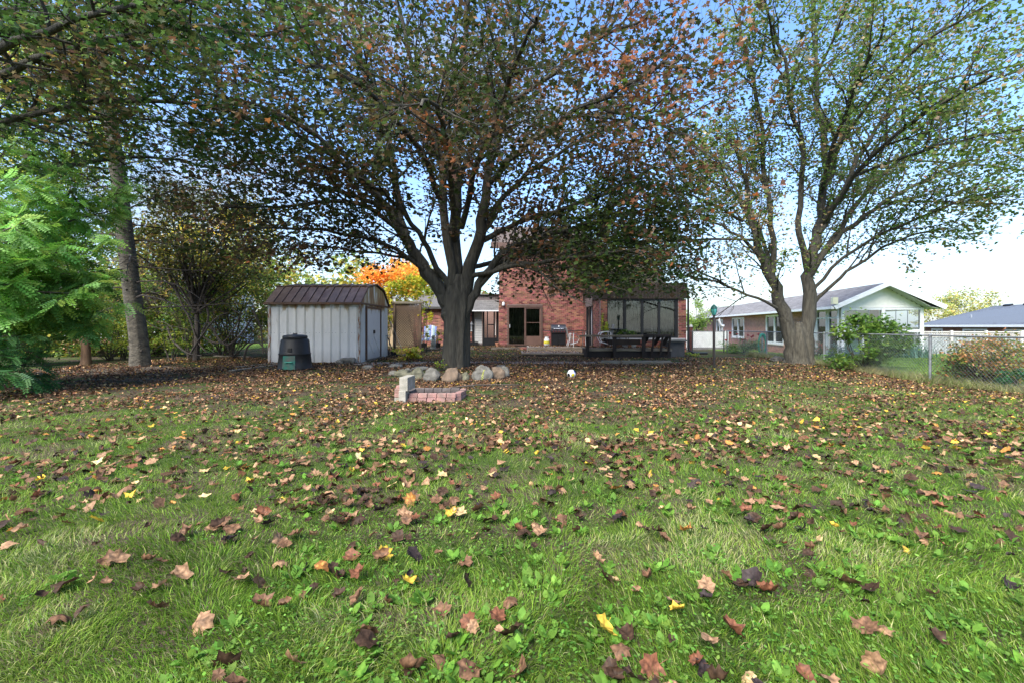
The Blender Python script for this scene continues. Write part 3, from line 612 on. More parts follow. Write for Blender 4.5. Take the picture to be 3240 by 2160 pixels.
# gambrel roof
pf = [(ay0 - .1, EZ - .02), (ay0 + .72, 2.66), (16.8, 2.82), (17.78, 2.66), (ay1 + .1, EZ - .02)]
ins = [(ay0 + .02, EZ), (ay0 + .76, 2.6), (16.8, 2.76), (17.74, 2.6), (ay1 - .02, EZ)]
MB().prismx(ins, ax1 - .06, ax1 + .03).build('gable', SHW, sh); MB().prismx(ins, ax0, ax0 + .08).build('gable', SHW, sh)
MB().box(ax1 + .031, ax1 + .05, ay0, ay1, EZ - .04, EZ + .02).build('gable_trim', SHB, sh)
nr = 11; rw = (ax1 - ax0 + .16) / nr
for s_, (A_, B_) in enumerate(zip(pf, pf[1:])):
    for i in range(nr):
        xa = ax0 - .08 + i * rw; xb = xa + rw - .02; dy, dz = B_[0] - A_[0], B_[1] - A_[1]; L = math.hypot(dy, dz); ny, nz = -dz / L, dy / L
        m_ = MB(); m_.add([(xa, A_[0], A_[1]), (xb, A_[0], A_[1]), (xb, B_[0], B_[1]), (xa, B_[0], B_[1])], [(0, 1, 2, 3)])
        h = .035; rb = [(xb, 0), (xb, h), (xb + .02, h), (xb + .02, 0)]
        vs = [(x_, A_[0] + ny * q, A_[1] + nz * q) for x_, q in rb] + [(x_, B_[0] + ny * q, B_[1] + nz * q) for x_, q in rb]
        m_.add(vs, [(0, 1, 5, 4), (1, 2, 6, 5), (2, 3, 7, 6), (0, 3, 2, 1)])
        m_.build('roof_panel', SHR, sh)
MB().box(ax0 - .09, ax1 + .1, ay0 - .13, ay0 - .1, EZ - .06, EZ + .01).build('eave_trim', SHB, sh)
m_ = MB(); m_.bar((ax0 - .09, ay0 + .70, 2.675), (ax1 + .1, ay0 + .70, 2.675), .05, .04); m_.build('roof_trim', SHB, sh)
m_ = MB()
for A_, B_ in zip(pf, pf[1:]): m_.bar((ax1 + .075, A_[0], A_[1]), (ax1 + .075, B_[0], B_[1]), .03, .04)
m_.build('roof_trim', SHB, sh)
MB().box(ax0 + .3, ax1 + .05, ay0 + .1, ay1, -.03, .02).build('base', WOODG, sh)
MB().box(ax1 + .051, ax1 + .14, 15.7, 17.5, -.02, .07).build('door_sill', WOODG, sh)

# ------------------------------------------------------------------ compost bin
bx, by = place(931, 12.9), 12.95
cb = thing('compost_bin', (bx, by, 0), 'round black plastic compost bin with green hatch in front of the shed', 'compost bin')
MB().lathe((bx, by, 0), [(.47, -.01), (.475, .04), (.46, .06), (.425, .42), (.435, .44), (.435, .46), (.415, .48), (.38, .84), (.35, .88), (.30, .9)], 40).build('body', pbr('bin_black', (.010, .010, .010), .55, col2=(.018, .017, .015), scale=5, bump=.1), cb, smooth=True)
ld = MB().lathe((bx, by, 0), [(.33, .895), (.335, .91), (.335, .95), (.32, .975), (.2, 1.0), (.05, 1.005)], 40).build('lid', BLACKP, cb, smooth=True)
MB().rbox((bx, by, 1.02), (.12, .05, .04)).build('handle', BLACKP, ld, bevel=.01)
for a in (-.62, .0, .62):
    MB().rbox((bx + .44 * math.sin(a + .1) , by - .41 * math.cos(a + .1), .25 if a else .58), (.1, .03, .1), (0, 0, a)).build('vent', DARKIN, cb)
GRN = pbr('green_plastic', (.02, .16, .11), .45, col2=(.09, .1, .075), scale=4, bump=.05, thr=(.35, .6))
ht = MB(); k = 9
for i in range(k):
    a0 = -.38 + .08 + i * .76 / k; a1 = a0 + .76 / k
    ro, ri = .485, .455
    vs = []
    for z, dr in ((.03, 0), (.42, -.04)):
        for a in (a0, a1): vs.append((bx + (ro + dr) * math.sin(a), by - (ro + dr) * math.cos(a), z))
    ht.add(vs, [(0, 1, 3, 2)])
hh = ht.build('hatch', GRN, cb)
MB().rbox((bx + .05, by - .49, .24), (.2, .03, .03)).build('handle', pbr('green_bright', (.05, .3, .22), .4, .1, 3, 0), hh, bevel=.006)

# ------------------------------------------------------------------ tools leaning on the shed
sp = thing('shovel', (-4.85, 18.2, 0), 'black handled shovel leaning beside the shed door', 'shovel')
MB().tube([(-5.14, 18.3, .80), (-4.9, 18.2, .2)], .022, 8).build('shaft', BLACKP, sp); MB().rbox((-4.82, 18.17, .12), (.24, .05, .32), (0, R(-22), 0)).build('blade', BLACKM, sp, bevel=.01)
MB().tube([(-5.2, 18.22, .84), (-5.17, 18.36, .87), (-5.1, 18.4, .8)], .018, 8).build('handle', STEEL, sp)
rk = thing('garden_rake', (-4.8, 18.3, 0), 'garden rake with long thin wooden handle leaning on the shed corner', 'rake')
MB().tube([(-5.14, 18.45, 1.62), (-4.72, 18.3, .1)], .013, 8).build('handle', WOOD, rk); m_ = MB(); m_.tube([(-4.95, 18.25, .1), (-4.5, 18.25, .08)], .012, 6)
for i in range(9): m_.tube([(-4.93 + i * .05, 18.25, .1), (-4.93 + i * .05, 18.2, .03)], .005, 4)
m_.build('rake_head', BLACKM, rk)
hoe = thing('garden_hoe', (-4.6, 18.5, 0), 'thin metal pole leaning towards the lattice screen', 'pole')
MB().tube([(-5.12, 18.6, 1.45), (-4.5, 18.45, .1)], .011, 8).build('handle', STEEL, hoe); MB().rbox((-4.48, 18.43, .08), (.14, .02, .1)).build('blade', STEEL, hoe)

# ------------------------------------------------------------------ lamp post
lx, ly = place(2259, 13.2), 13.2
lp = thing('lamp_post', (lx, ly, 0), 'slim dark brown garden lamp post with green glass lantern', 'lamp post')
MB().lathe((lx, ly, 0), [(.038, -.02), (.038, 1.5), (.03, 1.52), (.03, 1.56), (.045, 1.57), (.045, 1.59)], 14).build('post', pbr('dark_post', (.03, .024, .02), .5, .2, 5, .1), lp, smooth=True)
MB().lathe((lx, ly, 1.56), [(.03, 0), (.06, .04), (.085, .12), (.085, .2), (.06, .27)], 16, False).build('lantern_glass', pbr('green_glass', (.10, .42, .36), .15, .2, 20, .1), lp, smooth=True)
hdm = MB(); hdm.lathe((lx, ly, 1.56), [(.092, .2), (.095, .21), (.075, .27), (.03, .315), (.012, .33), (.004, .36)], 16)
for i in range(6):
    a = i * math.pi / 3; hdm.tube([(lx + .035 * math.cos(a), ly + .035 * math.sin(a), 1.56), (lx + .09 * math.cos(a), ly + .09 * math.sin(a), 1.68), (lx + .09 * math.cos(a), ly + .09 * math.sin(a), 1.77)], .006, 5)
hdm.build('lantern_cage', pbr('green_metal', (.02, .10, .085), .4, .2, 8, .1), lp)

# ------------------------------------------------------------------ boulders, fire pit, ball
def boulder(px, py, D, wpx, hpx, label, col, sq=.8, pointy=0, stripe=False):
    x = place(px, D); r = wpx / F * D / 2; h = hpx / F * D
    import bmesh
    bm = bmesh.new(); bmesh.ops.create_icosphere(bm, subdivisions=4, radius=1); sd_ = random.random() * 50
    for v in bm.verts:
        p = v.co.copy(); q = Vector((abs(p.x) ** .8 * (1 if p.x > 0 else -1), abs(p.y) ** .8 * (1 if p.y > 0 else -1), abs(p.z) ** .85 * (1 if p.z > 0 else -1)))
        d = 1 + .32 * mnoise.noise(p * 1.2 + Vector((sd_, 0, 0))) + .12 * mnoise.noise(p * 3.1 + Vector((sd_, 3, 0))) + .025 * mnoise.noise(p * 9 + Vector((sd_, 3, 7)))
        if pointy: k_ = max(0, p.z); q.x *= 1 - pointy * k_; q.y *= 1 - pointy * k_
        v.co = Vector((q.x * r, q.y * r * sq, q.z * h * .62)) * d
    me = bpy.data.meshes.new('boulder'); bm.to_mesh(me); bm.free(); me.polygons.foreach_set('use_smooth', [True] * len(me.polygons))
    me.materials.append(col); o = link(bpy.data.objects.new('boulder', me)); o.location = (x, D, float(ground_z(x, D)) + h * .38)
    o.rotation_euler = (0, 0, random.uniform(-.3, .3)); return tag(o, label, 'boulder', 'boulders ringing the central maple')
ST = [pbr('stone_grey', (.21, .20, .17), .9, col2=(.085, .08, .065), scale=5, bump=.6, bscale=35), pbr('stone_green', (.19, .18, .12), .9, col2=(.08, .08, .05), scale=4, bump=.6, bscale=30),
      pbr('stone_tan', (.23, .165, .11), .9, col2=(.11, .08, .055), scale=4, bump=.6, bscale=30), pbr('stone_dark', (.12, .115, .1), .9, col2=(.06, .055, .05), scale=5, bump=.6)]
boulder(1247, 1180, 11.2, 30, 17, 'small grey round stone at the left end of the boulder ring', ST[0])
boulder(1276, 1182, 11.0, 54, 22, 'low flat greenish boulder left of the concrete block', ST[1])
boulder(1321, 1186, 10.6, 46, 34, 'olive green boulder right behind the upright concrete block', ST[1])
boulder(1368, 1190, 10.2, 50, 42, 'speckled grey boulder second from the concrete block', ST[0], pointy=.25)
boulder(1430, 1192, 10.0, 58, 46, 'big brown peaked boulder in front of the maple trunk', ST[2], pointy=.4)
boulder(1472, 1195, 10.1, 28, 28, 'small greenish boulder between the peaked and the round one', ST[1])
g_ = boulder(1525, 1180, 10.2, 62, 44, 'big rounded grey boulder with yellow paint stripes', ST[0])
boulder(1573, 1181, 10.4, 44, 38, 'tan boulder right of the striped boulder', ST[2])
boulder(1597, 1180, 10.7, 30, 38, 'upright grey boulder at the right end of the ring', ST[0])
boulder(1291, 1162, 12.0, 26, 14, 'small flat stone behind the left boulders', ST[0])
boulder(1273, 1170, 11.7, 22, 12, 'little grey stone in the leaves behind the left boulders', ST[0])
boulder(1330, 1153, 12.6, 50, 10, 'flat pale slab stone left of the maple base', ST[0])
boulder(1585, 1154, 12.8, 30, 14, 'dark low stone right of the maple base', ST[3])
boulder(1103, 1140, 14.95, 44, 20, 'grey boulder against the front right corner of the shed', ST[0])
boulder(1075, 1143, 14.9, 26, 12, 'small stone along the shed front beside the corner boulder', ST[0])
boulder(1165, 1160, 13.0, 34, 12, 'flat stone in the leaves in front of the shed corner', ST[0])
boulder(1250, 1157, 13.3, 44, 14, 'flat pale stone right of the shed corner', ST[0])
boulder(2460, 1141, 15.9, 40, 16, 'rounded dark rock left of the right maple trunk', ST[3])
# paint stripes on the round boulder: thin raised bands following the stone
ys_ = MB(); o_ = g_
bpy.context.view_layer.update()
dg = None
for off in (.05, .085):
    pts = []
    for t in np.linspace(-.5, .75, 8):
        dirv = Vector((off * 2.2 + .15 * t, -math.cos(t), math.sin(t))).normalized()
        best = max(o_.data.vertices, key=lambda v: v.co.normalized().dot(dirv)); pts.append(best.co * 1.012)
    ys_.tube(pts, .006, 5)
so_ = ys_.build('paint_stripe', pbr('yellow_paint', (.42, .44, .06), .7, .2, 20, 0), None); so_.parent = g_

PAV = pbr('pink_paver', (.36, .19, .165), .9, col2=(.22, .145, .125), scale=9, bump=.4, bscale=60, island=.18)
CONC = pbr('concrete_block', (.36, .335, .28), .9, col2=(.22, .21, .17), scale=9, bump=.6, bscale=70)
fp = thing('fire_pit', (-1.6, 7.6, 0), 'small square fire pit edged with pink pavers', 'fire pit')
def pv(x, y, z, rz, l_=.155, d_=.1, h_=.068, mat=None): return MB().rbox((x, y, z), (l_ - .006, d_, h_), (random.uniform(-.02, .02), random.uniform(-.02, .02), rz)).build('paver', mat or PAV, fp, bevel=.006)
zb = .035
for r in range(2):
    for i in range(5): pv(-1.65 + i * .158 + r * .012, 7.36 + random.uniform(-.008, .008), zb + r * .072, random.uniform(-.03, .03))
    pv(-.93, 7.42, zb + r * .072, R(38), .13)
    pv(-.89, 7.56, zb + r * .072, R(75)); pv(-.87, 7.72, zb + r * .072, R(88)); pv(-.87, 7.88, zb + r * .072, R(90))
    for i in range(5): pv(-1.65 + i * .158, 7.98, zb + r * .07, 0, mat=pbr('sooty_paver', (.10, .085, .08), .9, .3, 8, .4))
    for i in range(3): pv(-1.77 - .0 * i, 7.62 + i * .155, zb + r * .072, R(88), mat=MC['sooty_paver'])
for r in range(3): pv(-1.91, 7.4 - .0 * r, zb + r * .072, R(4), .1, .1, mat=CONC if r == 0 else PAV)
pv(-1.91, 7.52, .215, R(4), .1, .12)
tag(MB().rbox((-1.785, 7.30, .1), (.115, .19, .2), (0, 0, R(-3))).build('concrete_block', CONC, bevel=.006), 'lower rough concrete block at the corner of the fire pit', 'concrete block')
tag(MB().rbox((-1.75, 7.40, .31), (.14, .36, .22), (R(1), 0, R(-7))).build('concrete_block', CONC, bevel=.006), 'tall upper concrete block standing on end over the fire pit corner', 'concrete block')
tag(MB().box(-1.70, -.94, 7.43, 7.92, .0, .025).build('fire_pit_ash', pbr('ash', (.06, .05, .045), .95, .4, 8, .5, 50)), 'dark ash in the fire pit', 'ash', None, 'stuff')
def stick(name, pts, r, label): return tag(MB().tube(pts, r, 6).build(name, TWIG, smooth=True), label, 'stick', 'fallen sticks')
stick('stick', [(-1.2, 8.6, .06), (-.7, 8.7, .1), (-.2, 8.85, .09), (.3, 9.0, .06)], [.018, .015, .012, .006], 'long thin fallen branch lying between the fire pit and the boulders')
stick('stick', [(-1.4, 7.5, .06), (-1.1, 7.45, .17), (-.7, 7.3, .2)], [.008, .008, .004], 'thin twig poking out of the fire pit')
stick('stick', [(-.75, 8.2, .2), (-.65, 7.9, .12), (-.5, 7.7, .04)], [.008, .006, .004], 'bent twig right of the fire pit')
# ball
bl = thing('soccer_ball', (place(1806, 10.7), 10.7, 0), 'white soccer ball with yellow, blue and red panels on the leaves', 'ball')
xb_, rb_ = place(1808, 10.7), .105
import bmesh
bm = bmesh.new(); bmesh.ops.create_icosphere(bm, subdivisions=4, radius=rb_)
phi = 1.618; ctr = [Vector(v).normalized() for v in [(0, 1, phi), (0, -1, phi), (0, 1, -phi), (0, -1, -phi), (1, phi, 0), (-1, phi, 0), (1, -phi, 0), (-1, -phi, 0), (phi, 0, 1), (-phi, 0, 1), (phi, 0, -1), (-phi, 0, -1)]]
mats_ = [WHITE, pbr('ball_yellow', (.6, .5, .03), .4, .1, 3, 0), pbr('ball_blue', (.03, .06, .3), .4, .1, 3, 0), pbr('ball_red', (.45, .03, .04), .4, .1, 3, 0), pbr('ball_green', (.03, .2, .08), .4, .1, 3, 0), BLACKP]
me = bpy.data.meshes.new('ball')
for f in bm.faces:
    c = f.calc_center_median().normalized(); k = max(range(12), key=lambda i: c.dot(ctr[i])); dd = c.dot(ctr[k])
    f.material_index = [1, 2, 0, 3, 5, 4, 2, 1, 3, 0, 4, 5][k] if dd > .93 else (5 if dd > .915 else 0)
bm.to_mesh(me); bm.free(); me.polygons.foreach_set('use_smooth', [True] * len(me.polygons))
for m in mats_: me.materials.append(m)
bo = link(bpy.data.objects.new('ball_skin', me)); bo.location = (xb_, 10.7, rb_); bo.rotation_euler = (.4, .3, .9); bpy.context.view_layer.update(); bo.parent = bl; bo.matrix_parent_inverse = Matrix.Translation(-Vector(bl.location))
# boards lying left
for i, (a, b, z, lb) in enumerate([(P(730, 1178, 12.1), P(885, 1152, 14.2), .03, 'long grey plank lying beside the compost bin'), (P(745, 1163, 13.2), P(880, 1147, 14.7), .03, 'second plank behind the one beside the compost bin'),
        (P(620, 1102, 19), P(760, 1104, 19), .06, 'pale boards lying under the tangled vines'), (P(680, 1108, 18), P(790, 1116, 17.5), .05, 'broken grey board under the vines left of the shed')]):
    tag(MB().bar((a[0], a[1], z), (b[0], b[1], z), .14, .05).build('plank', WOODG, bevel=.006), lb, 'plank', 'planks lying left of the shed')
# ------------------------------------------------------------------ neighbour's ranch house
NF = (15.97, 21.5, R(-11)); ca, sa = math.cos(NF[2]), math.sin(NF[2])
def nl(u, v, z=0): return (NF[0] + u * ca - v * sa, NF[1] + u * sa + v * ca, z)
nh = thing('ranch_house', nl(2, 5), 'pale brick bungalow with white gabled glazed porch beyond the right fence', 'house')
VL = 32; W_ = 3.45; EV = 2.25
opn = [(VL - 23, VL - 20.6, .5, 1.9), (VL - 17.7, VL - 14.4, .3, 1.95), (VL - 9.7, VL - 6.7, .1, 2.0)]
brick_wall(nh, nl(0, VL)[:2], NF[2] - R(90), VL - 3.4, -1.0, EV - .12, opn, mats=(BRICKN, MORTARN), bw=.21, bh=.07, thick=.25)
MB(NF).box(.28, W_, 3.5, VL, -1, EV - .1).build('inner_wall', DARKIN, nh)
for a, b, c, d in opn:
    v1, v0 = VL - a, VL - b; m_ = MB(NF); t = .12
    m_.box(-.03, .1, v0, v0 + t, c, d); m_.box(-.03, .1, v1 - t, v1, c, d); m_.box(-.03, .1, v0 + t, v1 - t, d - t, d); m_.box(-.03, .1, v0 + t, v1 - t, c, c + t); mid = (v0 + v1) / 2; m_.box(-.03, .1, mid - .07, mid + .07, c + t, d - t)
    w_o = m_.build('window', WHITE, nh); MB(NF).box(-.07, .12, v0 - .05, v1 + .05, c - .08, c - .002).build('sill', MORTARN, w_o)
    MB(NF).box(.04, .045, v0 + t, mid - .07, c + t, d - t).build('pane', GLASS, w_o); MB(NF).box(.04, .045, mid + .07, v1 - t, c + t, d - t).build('pane', GLASS, w_o)
SG = pbr('grey_shingle', (.20, .19, .185), .95, .12, 20, .5, island=.16)
AP = 3.32; UL, UR, UM = -.5, 4.05, 1.78; V0 = -.5
slab(nh, 'roof', (UL, V0, EV - .05), (UL, VL + .5, EV - .05), (UM, VL + .5, AP - .02), (UM, V0, AP - .02), .1, SG, NF)
slab(nh, 'roof', (UR, V0, EV - .08), (UR, VL + .5, EV - .08), (UM, VL + .5, AP - .02), (UM, V0, AP - .02), .1, SG, NF)
shingles(nh, (UL - .02, V0, EV - .05), (UL - .02, VL, EV - .05), (UM, VL, AP - .02), (UM, V0, AP - .02), 14, 90, SG, NF)
m_ = MB(NF); m_.box(UL - .12, UL - .01, V0, VL, EV - .19, EV - .06); m_.build('gutter', WHITE, nh); MB(NF).box(UL, -.01, 3.4, VL, EV - .17, EV - .13).build('soffit', WHITE, nh)
m_ = MB(NF)
for (u0, z0), (u1, z1) in (((UL, EV - .12), (UM, AP - .08)), ((UM, AP - .08), (UR, EV - .15))): m_.bar((u0, V0 - .03, z0), (u1, V0 - .03, z1), .05, .2)
m_.build('bargeboard', WHITE, nh)
SID = pbr('pale_siding', (.84, .83, .76), .6, .05, 4, .05); SOF = pbr('soffit_green', (.45, .5, .42), .7, .05, 4, 0)
for i in range(8):
    z = 2.14 + i * .13; f = max(0, (AP - .14 - z) / (AP - .14 - 2.1)); a = UM - (UM - .02) * f; b = UM + (W_ - UM) * f
    if b - a > .15: MB(NF).add([(a, -.001 * i, z), (b, 0, z), (b - .1, .0, z + .128), (a + .1, .0, z + .128), (a, .15, z), (b, .15, z), (b - .1, .15, z + .128), (a + .1, .15, z + .128)], [(0, 1, 2, 3), (7, 6, 5, 4), (0, 4, 5, 1), (3, 2, 6, 7)]).build('gable_board', SID, nh)
MB(NF).prism([(0, 2.12), (W_, 2.12), (UM, AP - .16)], .02, .12).build('gable', SID, nh)
slab(nh, 'soffit', (W_ + .02, V0 + .02, EV - .1), (W_ + .02, 0, EV - .1), (UM + .1, 0, AP - .17), (UM + .1, V0 + .02, AP - .17), .01, SOF, NF)
slab(nh, 'soffit', (W_ + .03, V0 + .02, EV - .12), (W_ + .03, 12, EV - .12), (UR - .02, 12, EV - .2), (UR - .02, V0 + .02, EV - .2), .01, SOF, NF)
# glazed front
pf_ = MB(NF)
for u in (0, 1.72, W_ - .14): pf_.box(u, u + .14, -.06, .08, -.5, 2.11)
pf_.box(.14, 1.72, -.05, .07, 2.02, 2.11); pf_.box(1.86, W_ - .14, -.05, .07, 2.02, 2.11); pf_.box(.14, 1.72, -.05, .07, .98, 1.08); pf_.box(1.86, W_ - .14, -.05, .07, .98, 1.08)
pf_.box(2.58, 2.66, -.05, .07, -.3, .98); pf_.box(.9, .98, -.05, .07, -.3, .98); pf_.box(.14, 1.72, -.05, .07, -.5, -.3); pf_.box(1.86, W_ - .14, -.05, .07, -.5, -.3)
po = pf_.build('porch_frame', WHITE, nh)
for a, b in ((.14, 1.72), (1.86, W_ - .14)):
    for i in range(3 if a < 1 else 3):
        q0 = a + (b - a) * i / 3; q1 = a + (b - a) * (i + 1) / 3
        MB(NF).box(q0 + .01, q1 - .01, 0.0, .006, 1.08, 2.02).build('pane', GLASSR, po)
        MB(NF).box(q1 - .01, q1 + .01, -.01, .02, 1.08, 2.02).build('glazing_bar', STEEL, po)
    MB(NF).box(a, b, .01, .016, -.3, .98).build('pane', GLASSR, po)
MB(NF).box(.0, W_, 2.8, 2.9, -.5, 2.4).build('inner_wall', pbr('porch_back_wall', (.75, .79, .85), .8, .1, 3, 0), nh)
MB(NF).box(2.7, 3.1, 2.7, 2.79, .8, 2.1).build('inner_pier', BRICKN, nh); MB(NF).box(1.0, 1.5, 2.7, 2.79, 1.1, 2.0).build('inner_window', pbr('inner_bright', (.7, .72, .6), .5, .3, 6, 0), nh)
MB(NF).box(.1, 3.3, 1.6, 2.0, 1.0, 1.12).build('inner_shelf', WHITE, nh)
# glazed side with door
sdv = MB(NF)
for v in (0.1, 1.05, 1.25, 2.3, 2.5, 3.25): sdv.box(-.04, .1, v, v + .12, -.6, EV - .13)
for v0, v1 in ((.22, 1.05), (1.17, 1.25), (1.37, 2.3), (2.42, 2.5), (2.62, 3.25)): sdv.box(-.035, .09, v0, v1, 1.62, 1.7); sdv.box(-.035, .09, v0, v1, 2.0, EV - .13); sdv.box(-.035, .09, v0, v1, -.6, -.2)
so2 = sdv.build('porch_side_frame', WHITE, nh)
for v0, v1 in ((.22, 1.05), (1.37, 2.3), (2.62, 3.25)): MB(NF).box(0.02, .026, v0, v1, -.2, 1.62).build('pane', GLASSR, so2); MB(NF).box(0.02, .026, v0, v1, 1.7, 2.0).build('pane', GLASSR, so2)
MB(NF).tube([(-.1, .05, EV - .15), (-.08, .05, -.5)], .04, 8).build('downpipe', WHITE, nh)
MB(NF).rbox((-.5, -.5, EV + .2), (.22, .2, .32)).build('wall_light', pbr('cream_plastic', (.75, .72, .5), .5, .05, 3, 0), nh)

# third bungalow, far right, on lower ground
h3 = thing('bungalow', (42, 40, -1.3), 'distant bungalow with dark blue grey shingle roof at the right edge', 'house')
SB3 = pbr('slate_shingle', (.10, .115, .14), .9, .12, 20, .5, island=.2)
A3, B3, C3, D3 = (43, 47, 1.38), (38.6, 28, 1.38), (43.4, 28, 3.25), (48.2, 44.2, 3.25)
slab(h3, 'roof', A3, B3, C3, D3, .12, SB3); shingles(h3, A3, B3, C3, D3, 16, 60, SB3)
m_ = MB(); m_.add([(43, 47, 1.38), (48.2, 44.2, 3.25), (54, 47.5, 1.38)], [(0, 1, 2)]); m_.build('roof', SB3, h3)
m_ = MB(); m_.bar((42.93, 47, 1.27), (38.53, 28, 1.27), .1, .2); m_.build('gutter', WHITE, h3)
a3 = math.atan2(28 - 46.6, 39.2 - 43.5)
ops3 = [(1.0, 2.6, .1, 1.0), (5.2, 8.0, -.1, 1.0), (9.8, 12.6, .0, 1.0), (14.8, 17, .0, 1.0)]
brick_wall(h3, (43.5, 46.6), a3, 19.0, -1.3, 1.2, ops3, mats=(pbr('brown_brick', (.22, .11, .08), .9, .3, 20, .3, island=.2), MORTAR), bw=.42, bh=.15)
f3 = (43.5, 46.6, a3)
MB(f3).box(0, 19, .25, .3, -1.3, 1.25).build('inner_wall', DARKIN, h3)
for a, b, c, d in ops3:
    m_ = MB(f3); m_.box(a, a + .12, -.04, .1, c, d); m_.box(b - .12, b, -.04, .1, c, d); m_.box(a + .12, b - .12, -.04, .1, d - .15, d); m_.box((a + b) / 2 - .06, (a + b) / 2 + .06, -.04, .1, c, d - .15)
    o_ = m_.build('window', WHITE, h3); MB(f3).box(a + .12, (a + b) / 2 - .06, .03, .035, c, d - .15).build('pane', GLASS, o_); MB(f3).box((a + b) / 2 + .06, b - .12, .03, .035, c, d - .15).build('pane', GLASS, o_)
for t in (.12, .26, .42, .56, .80):
    p = Vector(D3).lerp(Vector(C3), t) + Vector((-.25, .0, -.02)); MB().rbox(p, (.25, .9, .2), (0, R(-20), R(-16))).build('roof_vent', BLACKP, h3)
MB().tube([(43.6, 42, 1.9), (43.6, 42, 2.35)], .06, 8).build('vent_pipe', STEEL, h3)
# grey board fence with pale trellis top
bf = thing('board_fence', (27, 25.5, -.4), 'weathered grey board fence with pale trellis top behind the reddish shrub', 'fence')
ang = math.atan2(-1.5, 8); ff = (23.6, 26.0, ang); GB = pbr('fence_grey', (.34, .36, .36), .85, col2=(.22, .235, .24), scale=6, bump=.3, stretch=(3, 3, .4), island=.15)
PK = pbr('pale_trellis', (.55, .52, .48), .8, .12, 6, .2)
for i in range(56): MB(ff).box(i * .155, i * .155 + .142, 0, .02, -.7, .62 + .008 * random.random()).build('fence_board', GB, bf)
MB(ff).box(0, 8.7, -.03, -.001, .621, .68).build('rail', PK, bf); MB(ff).box(0, 8.7, -.03, 0.02, .9, .945).build('rail', PK, bf)
m_ = MB(ff)
for i in range(90):
    x_ = i * .097; m_.bar((x_, 0, .69), (x_ + .2, 0, .895), .01, .02); m_.bar((x_ + .2, .012, .69), (x_, .012, .895), .01, .02)
m_.build('trellis', PK, bf, kind='stuff')
for i in range(6): x_ = .1 + i * 1.7; MB(ff).box(x_, x_ + .1, -.14, -.031, -.7, 1.0).build('post', PK, bf)

# ------------------------------------------------------------------ chain link fences
def chain_fence(name, label, pts, zt, zb, posts, mat, step=.085, wr=.0034, rail=.021, grp=None):
    """pts: two ends; straight fence"""
    A, B = Vector((*pts[0], 0)), Vector((*pts[1], 0)); L = (B - A).length; d = (B - A) / L
    t = thing(name, ((A + B) / 2), label, 'fence')
    MB().tube([A + Vector((0, 0, zt)), B + Vector((0, 0, zt))], rail, 10).build('top_rail', mat, t, smooth=True)
    for s_ in posts:
        p = A + d * s_; gz_ = float(ground_z(p.x, p.y)) - .05
        MB().lathe((p.x, p.y, 0), [(.03, gz_), (.03, zt - .02), (.034, zt), (.03, zt + .03), (.01, zt + .045)], 12).build('post', mat, t, smooth=True)
    m_ = MB(); h = zt - zb - .03; k = int((L + h) / step); nrm = Vector((-d.y, d.x, 0))
    for sg in (1, -1):
        for i in range(k):
            s0 = i * step - (h if sg == 1 else 0)
            a = s0; b = s0 + sg * h if sg == 1 else s0 - h
            za, zb_ = zb, zt - .03
            # clip to 0..L
            if sg == 1: a, b = s0, s0 + h
            else: a, b = s0, s0 - h
            lo, hi = 0., 1.
            for lim in (0., L):
                pass
            if a == b: continue
            ts = [0., 1.]
            f0 = (0 - a) / (b - a); f1 = (L - a) / (b - a)
            t0, t1 = max(0, min(f0, f1)), min(1, max(f0, f1))
            if t1 - t0 < .02: continue
            def pt(f): s__ = a + (b - a) * f; p = A + d * s__; return Vector((p.x, p.y, za + (zb_ - za) * f)) + nrm * (.004 * sg)
            m_.tube([pt(t0), pt(t1)], wr, 3, cap=False)
    m_.build('wire_mesh', mat, t, kind='stuff'); return t
GALV = pbr('grey_fence_metal', (.24, .255, .27), .5, .2, 10, .1, metal=.4)
WIRE = pbr('wire', (.12, .13, .13), .6, .2, 10, 0, metal=.3)
cf = chain_fence('chain_link_fence', 'long grey chain link fence along the right side of the lawn', ((10.3, 3.4), (10.3, 21.2)), 1.02, -.05, [.6, 4.2, 7.5, 11.2, 14.5, 17.8], GALV)
cl = chain_fence('chain_link_fence', 'rusty chain link fence behind the shrubs on the left', ((-22, 20), (-9.5, 20)), 1.5, .02, [2, 5, 8, 11, 12.4], pbr('rusty_metal', (.14, .12, .10), .7, .3, 10, .1), step=.12, wr=.003)
gt = chain_fence('chain_link_gate', 'chain link gate between the brick house corner and the fence', ((8.55, 21.2), (10.2, 21.2)), 1.0, -.02, [.1, 1.6], WIRE, step=.1, wr=.003)
bp_ = thing('gate_post', (8.65, 21.4, 0), 'brown gate post with a pale round cap beside the brick house', 'post')
MB().box(8.6, 8.72, 21.35, 21.47, -.1, 1.2).build('post', pbr('red_brown', (.16, .05, .04), .7, .2, 5, .1), bp_); MB().lathe((8.66, 21.41, 1.2), [(.09, 0), (.09, .04), (.06, .1), (.01, .13)], 12).build('cap', GREYS, bp_, smooth=True)
tag(MB().box(9.2, 11.75, 24.0, 24.2, .12, .98).build('white_wall', pbr('white_render', (.62, .62, .6), .8, .08, 4, .1)), 'low pale wall behind the chain link gate', 'wall')
tag(MB().box(9.1, 11.8, 23.9, 24.3, -.2, .118).build('wall_base', pbr('grey_base', (.2, .19, .18), .9, .2, 6, .3)), 'grey base course under the low pale wall', 'wall base')
